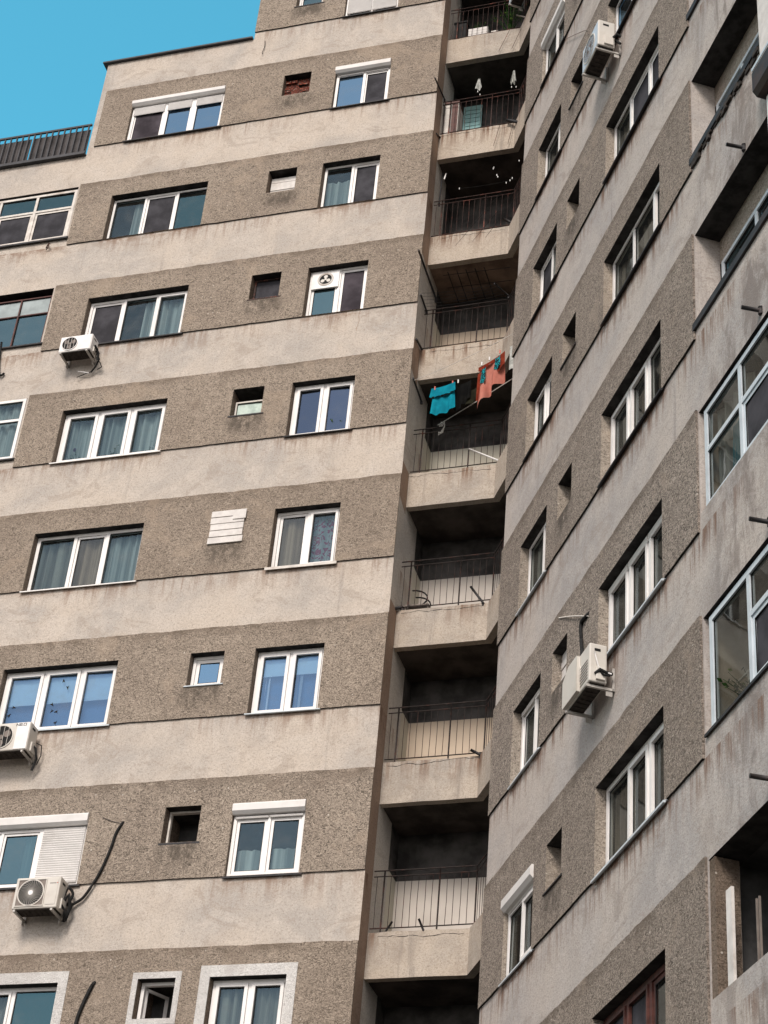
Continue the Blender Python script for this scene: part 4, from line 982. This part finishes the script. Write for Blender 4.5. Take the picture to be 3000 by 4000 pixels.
for k, (xa,xb) in enumerate(((1.32,1.10),(1.56,1.36))):
    line('hanging_cord', (xa,.31,30.62), (xb,.31,29.96), .005, M['rust'], ['left','right'][k]+' cord hanging down the top parapet', 0)

# laundry -------------------------------------------------------------------
def hang(name, P0, P1, drop, mat, label, folds=3, amp=.03, flare=1., seed=0, poly=None, cat='clothing', parent=None, wave=.03):
    """cloth hanging from the segment P0-P1; drop may be a function of t"""
    A_, B_ = Vector(P0), Vector(P1); q = MB(); d = B_-A_; side = Vector((d.y, -d.x, 0)).normalized()
    def fn(a, b):
        L_ = drop(a) if callable(drop) else drop
        c = .5+(a-.5)*(1+(flare-1)*b)
        p = A_ + d*c; s_ = amp*b*math.sin(a*folds*6.28+seed) + amp*.22*b*math.sin(a*folds*11+seed*2+b*3)
        return p + side*s_ + Vector((0,0,zr - L_*b - .012*math.sin(math.pi*a)*2 - wave*.3*math.sin(a*9+seed)*b))
    q.grid(fn, 26, 14); o = q.build(name, mat, parent)
    if label: tag(o, label, cat)
    return o
sh = hang('shirt', (.44,0.,21.08), (.80,-.02,21.15), lambda t: .51+.05*math.sin(t*3.1), M['turq'], 'turquoise shirt folded over the line', 2.5, .022, 1.2, 1, wave=.01)
hang('shirt_fold', (.40,-.03,21.09), (.82,-.06,21.16), lambda t: .19+.006*math.sin(t*9), M['turq'], None, 3, .012, 1.1, 2, parent=sh, wave=.01)
bdk = hang('fold_shadow', (.39,-.025,20.915), (.82,-.055,20.985), .035, M['blackc'], None, 3, .01, 1.0, 2, parent=sh)  # black cloth strip drawn as the shadow beneath the fold
hang('trousers', (.82,.03,21.16), (1.08,0.02,21.23), lambda t: .56 if t < .45 else (.50-.1*t), M['blackc'], 'black trousers beside the turquoise shirt', 2, .03, 1.05, 3)
hang('shorts', (.98,.05,21.0), (1.22,.03,21.08), .28, M['olivec'], 'dark olive shorts between the trousers and the salmon shirt', 2, .02, 1.15, 4)
ss = hang('shirt', (1.25,-.12,21.31), (1.70,-.22,21.50), lambda t: .78-.26*t+.035*math.sin(t*7+.8), M['salmon'], 'salmon shirt with rust seams hanging before the parapet', 2.2, .07, 1.14, 5, wave=.01)
hang('collar_band', (1.24,-.15,21.33), (1.71,-.25,21.54), lambda t: .09+.02*math.sin(t*9), M['rustc'], None, 3, .02, 1., 6, parent=ss, wave=.01)
hang('side_panel', (1.235,-.14,21.20), (1.29,-.16,21.24), .60, M['rustc'], None, 1, .02, 1.1, 7, parent=ss)
hang('floral_panel', (1.31,-.175,21.27), (1.38,-.20,21.31), .32, M['floral'], None, 1, .02, 1.35, 8, parent=ss)
hang('floral_panel', (1.55,-.235,21.42), (1.635,-.26,21.46), .24, M['floral'], None, 1, .02, 1.35, 9, parent=ss)
hang('sleeve', (1.60,-.25,21.46), (1.72,-.28,21.53), lambda t: .34-.06*t, M['rustc'], None, 1, .02, 1.1, 10, parent=ss, wave=.01)
hang('towel', (1.80,-.27,21.62), (1.89,-.33,21.62), .52, M['whitec'], 'narrow pale towel hanging against the right wing corner', 1, .01, 1., 12)
def pegs(lst, m, lab):
    for i, (x, y_, z_) in enumerate(lst):
        q = MB(); w_ = .008 if z_ < 22 else .005; h_ = .045 if z_ < 22 else .024; q.box(x-w_, x+w_*.2, y_-.008, y_+.008, z_-h_+zr, z_+h_*.7+zr); q.box(x+w_*.5, x+w_*1.6, y_-.008, y_+.008, z_-h_+zr, z_+h_*.6+zr)
        tag(q.build('clothes_peg', m), lab[i], 'clothes peg', 'clothes pegs on the lines')
pegs([(.46,-.03,21.10),(.77,-.04,21.17),(1.63,-.27,21.53)], M['peg'], ['red peg at the left shoulder of the turquoise shirt','red peg at the right shoulder of the turquoise shirt','red peg at the top right of the salmon shirt'])
pegs([(.86,-.02,21.20),(1.30,-.18,21.39),(1.44,-.22,21.45)], M['pegw'], ['white peg on the black trousers','white peg at the left end of the salmon shirt','white peg in the middle of the salmon shirt'])
# white rags on balcony 9
hang('rag', (.715,.34,29.28), (.745,.34,29.28), .30, M['whitec'], 'white rag pegged above the rail in front of the teal door', 1, .03, 4.5, 1)
hang('rag', (1.41,.34,29.36), (1.44,.34,29.36), .36, M['whitec'], 'crumpled white rag above the rail, right of the other rag', 2, .04, 4., 3)
pegs([(.72,.34,28.90),(.77,.34,28.80),(1.39,.36,28.90),(1.48,.36,28.88)], M['pegw'], ['white peg below the left white rag','lower white peg below the left white rag','white peg below the right white rag','rightmost white peg below the right white rag'])
pegs([(.49,.38,26.31),(1.06,.6,26.95),(1.07,.6,26.98),(1.18,.45,26.6),(1.20,.45,26.55),(1.39,.38,26.28),(1.46,.38,26.33),(1.50,.38,26.38),(1.62,.36,26.80)], M['pegw'],
     ['single white peg at the left of the line above the lower dark balcony','upper white peg of the pair near the dark soffit','lower white peg of the pair near the dark soffit','upper pink-white peg on the dark balcony','lower pink-white peg on the dark balcony','left peg of the cluster by the rail corner','middle peg of the cluster by the rail corner','right peg of the cluster by the rail corner','lone peg high beside the right wing'])
line('clothesline', (.45,.38,26.31), (1.6,.38,26.34), .003, M['black'], 'dark line with small pegs across the lower dark balcony', .03)
q = MB(); q.tube([(.20,.40,26.79+zr),(.17,.40,26.64+zr)], .014, 5); tag(q.build('white_rod', M['pvc']), 'short white rod by the pier of the lower dark balcony', 'rod')

# things standing on the balconies -----------------------------------------
fz = rA(9.71)
dr = empty('door', (.28, 1.40, fz)); tag(dr, 'teal slatted door at the back of the balcony with white rags', 'door')
q = MB(); q.box(-.38,.0,0,.03,0,1.86)
q.build('leaf', M['teal'], dr); q = MB()
for k in range(15): q.box(-.35,-.03,-.012,0,.12+k*.115,.20+k*.115)
q.build('slat', M['teal'], dr)
dr.location = (.52, 1.40, fz)
cb = empty('cabinet', (.17,.66,fz)); tag(cb, 'peeling old cabinet at the left end of the balcony with the teal door', 'cabinet')
q = MB(); q.box(-.14,.14,-.16,.16,.02,.98); q.build('body', M['oldw'], cb); q = MB(); q.box(-.15,.15,-.17,.17,.98,1.02); q.build('top', M['redf'], cb)
q = MB(); q.box(-.13,-.01,-.17,-.16,.06,.94); q.build('door', M['oldw'], cb); q = MB(); q.box(.01,.13,-.17,-.16,.06,.94); q.build('door', M['redf'], cb)
q = MB(); n = 20
prof = [(.0,.04),(.10,.04),(.17,.10),(.20,.17),(.215,.18),(.20,.165),(.16,.12),(.0,.08)]
q.grid(lambda a, b: (1.05+prof[min(7,int(b*7+.5))][0]*math.cos(a*6.283)*.7, .62+prof[min(7,int(b*7+.5))][0]*math.sin(a*6.283)*.4, fz+.02+prof[min(7,int(b*7+.5))][1]), n, 7)
tag(q.build('basin', M['oldw']), 'upturned pale basin at the foot of the rail by the teal door', 'basin')
fz = rA(10.71)
pb = empty('planter_box', (.59,.58,fz)); tag(pb, 'pale wooden planter box behind the rail of the top balcony', 'planter')
q = MB()
for k in range(4): q.box(-.20,.20,-.10,-.085,.03+k*.085,.108+k*.085)
q.box(-.20,-.185,-.085,.1,.03,.36); q.box(.185,.20,-.085,.1,.03,.36); q.box(-.19,.19,.09,.1,.03,.36); q.build('box', M['redt'] if 0 else M['board'], pb)
p = leafy('balcony_plant', (.59,.55,fz+.33), 14, .28, .25, [M['plant'], M['planty']], 71, leaf=.022); tag(p, 'small green plant growing in the pale planter box', 'plant')
p = leafy('balcony_plant', (1.25,.52,fz+.05), 30, 1.0, .38, [M['plant'], M['planty'], M['plant']], 72, leaf=.026); tag(p, 'tall straggly plant at the right of the top balcony', 'plant')
q = MB(); q.box(.09,.33,.50,.62,fz,fz+.62); q.box(.07,.35,.48,.64,fz+.62,fz+.65); tag(q.build('storage_bin', M['black']), 'black storage bin at the left end of the top balcony', 'bin')
q = MB(); q.box(.86,1.0,.5,.6,fz,fz+.22); tag(q.build('flower_pot', M['ac']), 'pale square flower pot right of the planter box', 'pot')
fz = rA(5.71)
ch = empty('chair', (.28,.72,fz)); tag(ch, 'low chair with black hooped tubes behind the balcony rail', 'chair')
q = MB(); q.box(-.2,.2,-.2,.2,.17,.19); q.build('seat', M['fan'], ch)
q = MB(); q.tube([(-.12+.26*math.sin(a), -.1, .19+.17*(1-math.cos(a))) for a in [k*math.pi/10 for k in range(11)]], .013, 6); q.tube([(-.12+.26*math.sin(a), .1, .19+.17*(1-math.cos(a))) for a in [k*math.pi/10 for k in range(11)]], .013, 6); q.build('backrest', M['black'], ch)
for sx in (-1,1):
    for sy in (-1,1):
        q = MB(); q.tube([(sx*.18,sy*.18,.18),(sx*.2,sy*.2,0)], .012, 5); q.build('leg', M['fan'], ch)
q = MB(); q.box(.18,.55,.55,.66,fz+.0,fz+.07); q.box(.22,.50,.54,.67,fz+.072,fz+.11); tag(q.build('folded_sheets', M['whitec']), 'folded white sheets on the floor beside the curved chair', 'sheets')
# indoor plant and rail seen through the storey-3 loggia glass
p = leafy('indoor_plant', (0,0,0), 40, .55, .28, [M['plant'], M['planty'], M['plant']], 81, leaf=.045); p.location = on_B(9.15,.30,rB(3.10)); tag(p, 'green house plant behind the loggia glass of the right wing', 'plant')
q = MB(); q.tube([on_B(8.9,.22,rB(3.27)), on_B(9.3,.22,rB(3.26)), on_B(9.52,.22,rB(3.18))], .014, 6); q.tube([on_B(9.16,.22,rB(3.1)), on_B(9.14,.22,rB(3.27))], .012, 6); tag(q.build('curved_rail', M['oldw']), 'curved pale rail behind the loggia glass beside the house plant', 'rail')
q = hang('hanging_cloth', tuple(on_B(9.15,.14,rB(4.38)-zr)), tuple(on_B(9.36,.14,rB(4.38)-zr)), .62, M['cyanp'], 'light blue cloth hanging behind the curtained loggia glass', 2, .02, 1.2, 3)
q = MB()
rb_ = random.Random(4)
for k in range(9): c = on_B(10.3+rb_.uniform(-.3,.3), .25, rB(2.50)+rb_.uniform(-.12,.08)); q.tube([c, c+Vector((rb_.uniform(-.06,.06), rb_.uniform(-.02,.02), rb_.uniform(-.05,.05)))], .012, 5)
tag(q.build('hanging_bits', M['galv']), 'bits of pale scrap hanging in the dark opening of the bottom right loggia', 'scrap')

for o in list(bpy.data.objects):
    n = o.name.split('.')[0]
    if o.parent: continue
    if n in ('thin_rod', 'wrapped_pipe'): attach(o, RW)
    if n in ('hanging_cord', 'cable_stub', 'dangling_cable', 'wall_hook', 'drain_hose', 'door'): attach(o, LW)
    if n == 'insulated_pipe':
        if 'spiral' in o['label']: attach(o, a4)
        else: attach(o, LW)
# ================================================================== CAMERA
W, Hh = 768, 1024
f = 4174.4145/1659.0
pitch, yaw, roll = 0.6292, -0.3311, 0.0974
cp_, sp2 = math.cos(pitch), math.sin(pitch)
fw = Vector((math.sin(yaw)*cp_, math.cos(yaw)*cp_, sp2)); rt = Vector((math.cos(yaw), -math.sin(yaw), 0)); up = rt.cross(fw)
rt2 = rt*math.cos(roll)+up*math.sin(roll); up2 = -rt*math.sin(roll)+up*math.cos(roll)
cam = bpy.data.cameras.new('camera'); co = bpy.data.objects.new('camera', cam); COL.objects.link(co)
cam.sensor_fit = 'HORIZONTAL'; cam.sensor_width = 36; cam.lens = 36*f; cam.clip_end = 3000
m = Matrix((rt2, up2, -fw)).transposed().to_4x4(); m.translation = (8.0576, -24.1483, CZ); co.matrix_world = m
S.camera = co

# ================================================================== LIGHT
EL, AZ = math.radians(40), math.radians(181)      # azimuth measured from +y, clockwise (seen from above)
sd = Vector((math.sin(AZ)*math.cos(EL), math.cos(AZ)*math.cos(EL), math.sin(EL)))
wl = bpy.data.worlds.new('World'); S.world = wl; wl.use_nodes = True; t = wl.node_tree; t.nodes.clear(); b = NB(t)
sky = b.n('ShaderNodeTexSky'); sky.sky_type = 'NISHITA'; sky.sun_disc = False; sky.sun_elevation = EL; sky.sun_rotation = AZ; sky.air_density = 1.2; sky.dust_density = .6; sky.ozone_density = 1.0
hsv = b.n('ShaderNodeHueSaturation'); hsv.inputs['Saturation'].default_value = .22; hsv.inputs['Value'].default_value = 1.5; b.link(sky.outputs[0], hsv.inputs['Color'])
hazy = b.mix(1.0, hsv.outputs[0], (1.06, 1.0, .98), 'MULTIPLY')          # hazy half of the sky behind the viewer, made up to light the walls neutrally
clear = b.mix(1.0, sky.outputs[0], (.95, 2.75, 2.40), 'MULTIPLY')        # clear cyan-blue half, to the north
tcw = b.n('ShaderNodeTexCoord'); spw = b.n('ShaderNodeSeparateXYZ'); b.link(tcw.outputs['Generated'], spw.inputs[0])
side = b.math('ADD', spw.outputs[1], b.math('MULTIPLY', spw.outputs[0], -.15))
mx = b.mix(b.ramp(side, .05, .35), hazy, clear)
bg = b.n('ShaderNodeBackground'); bg.inputs[1].default_value = .12; b.link(mx, bg.inputs[0])
wo = b.n('ShaderNodeOutputWorld'); b.link(bg.outputs[0], wo.inputs[0])
su = bpy.data.lights.new('sun', 'SUN'); su.energy = 3.15; su.angle = math.radians(18); su.color = (1., .91, .83)
so = bpy.data.objects.new('sun', su); COL.objects.link(so); so.rotation_euler = sd.to_track_quat('Z', 'Y').to_euler()
S.view_settings.view_transform = 'Standard'; S.view_settings.look = 'None'; S.view_settings.exposure = 0
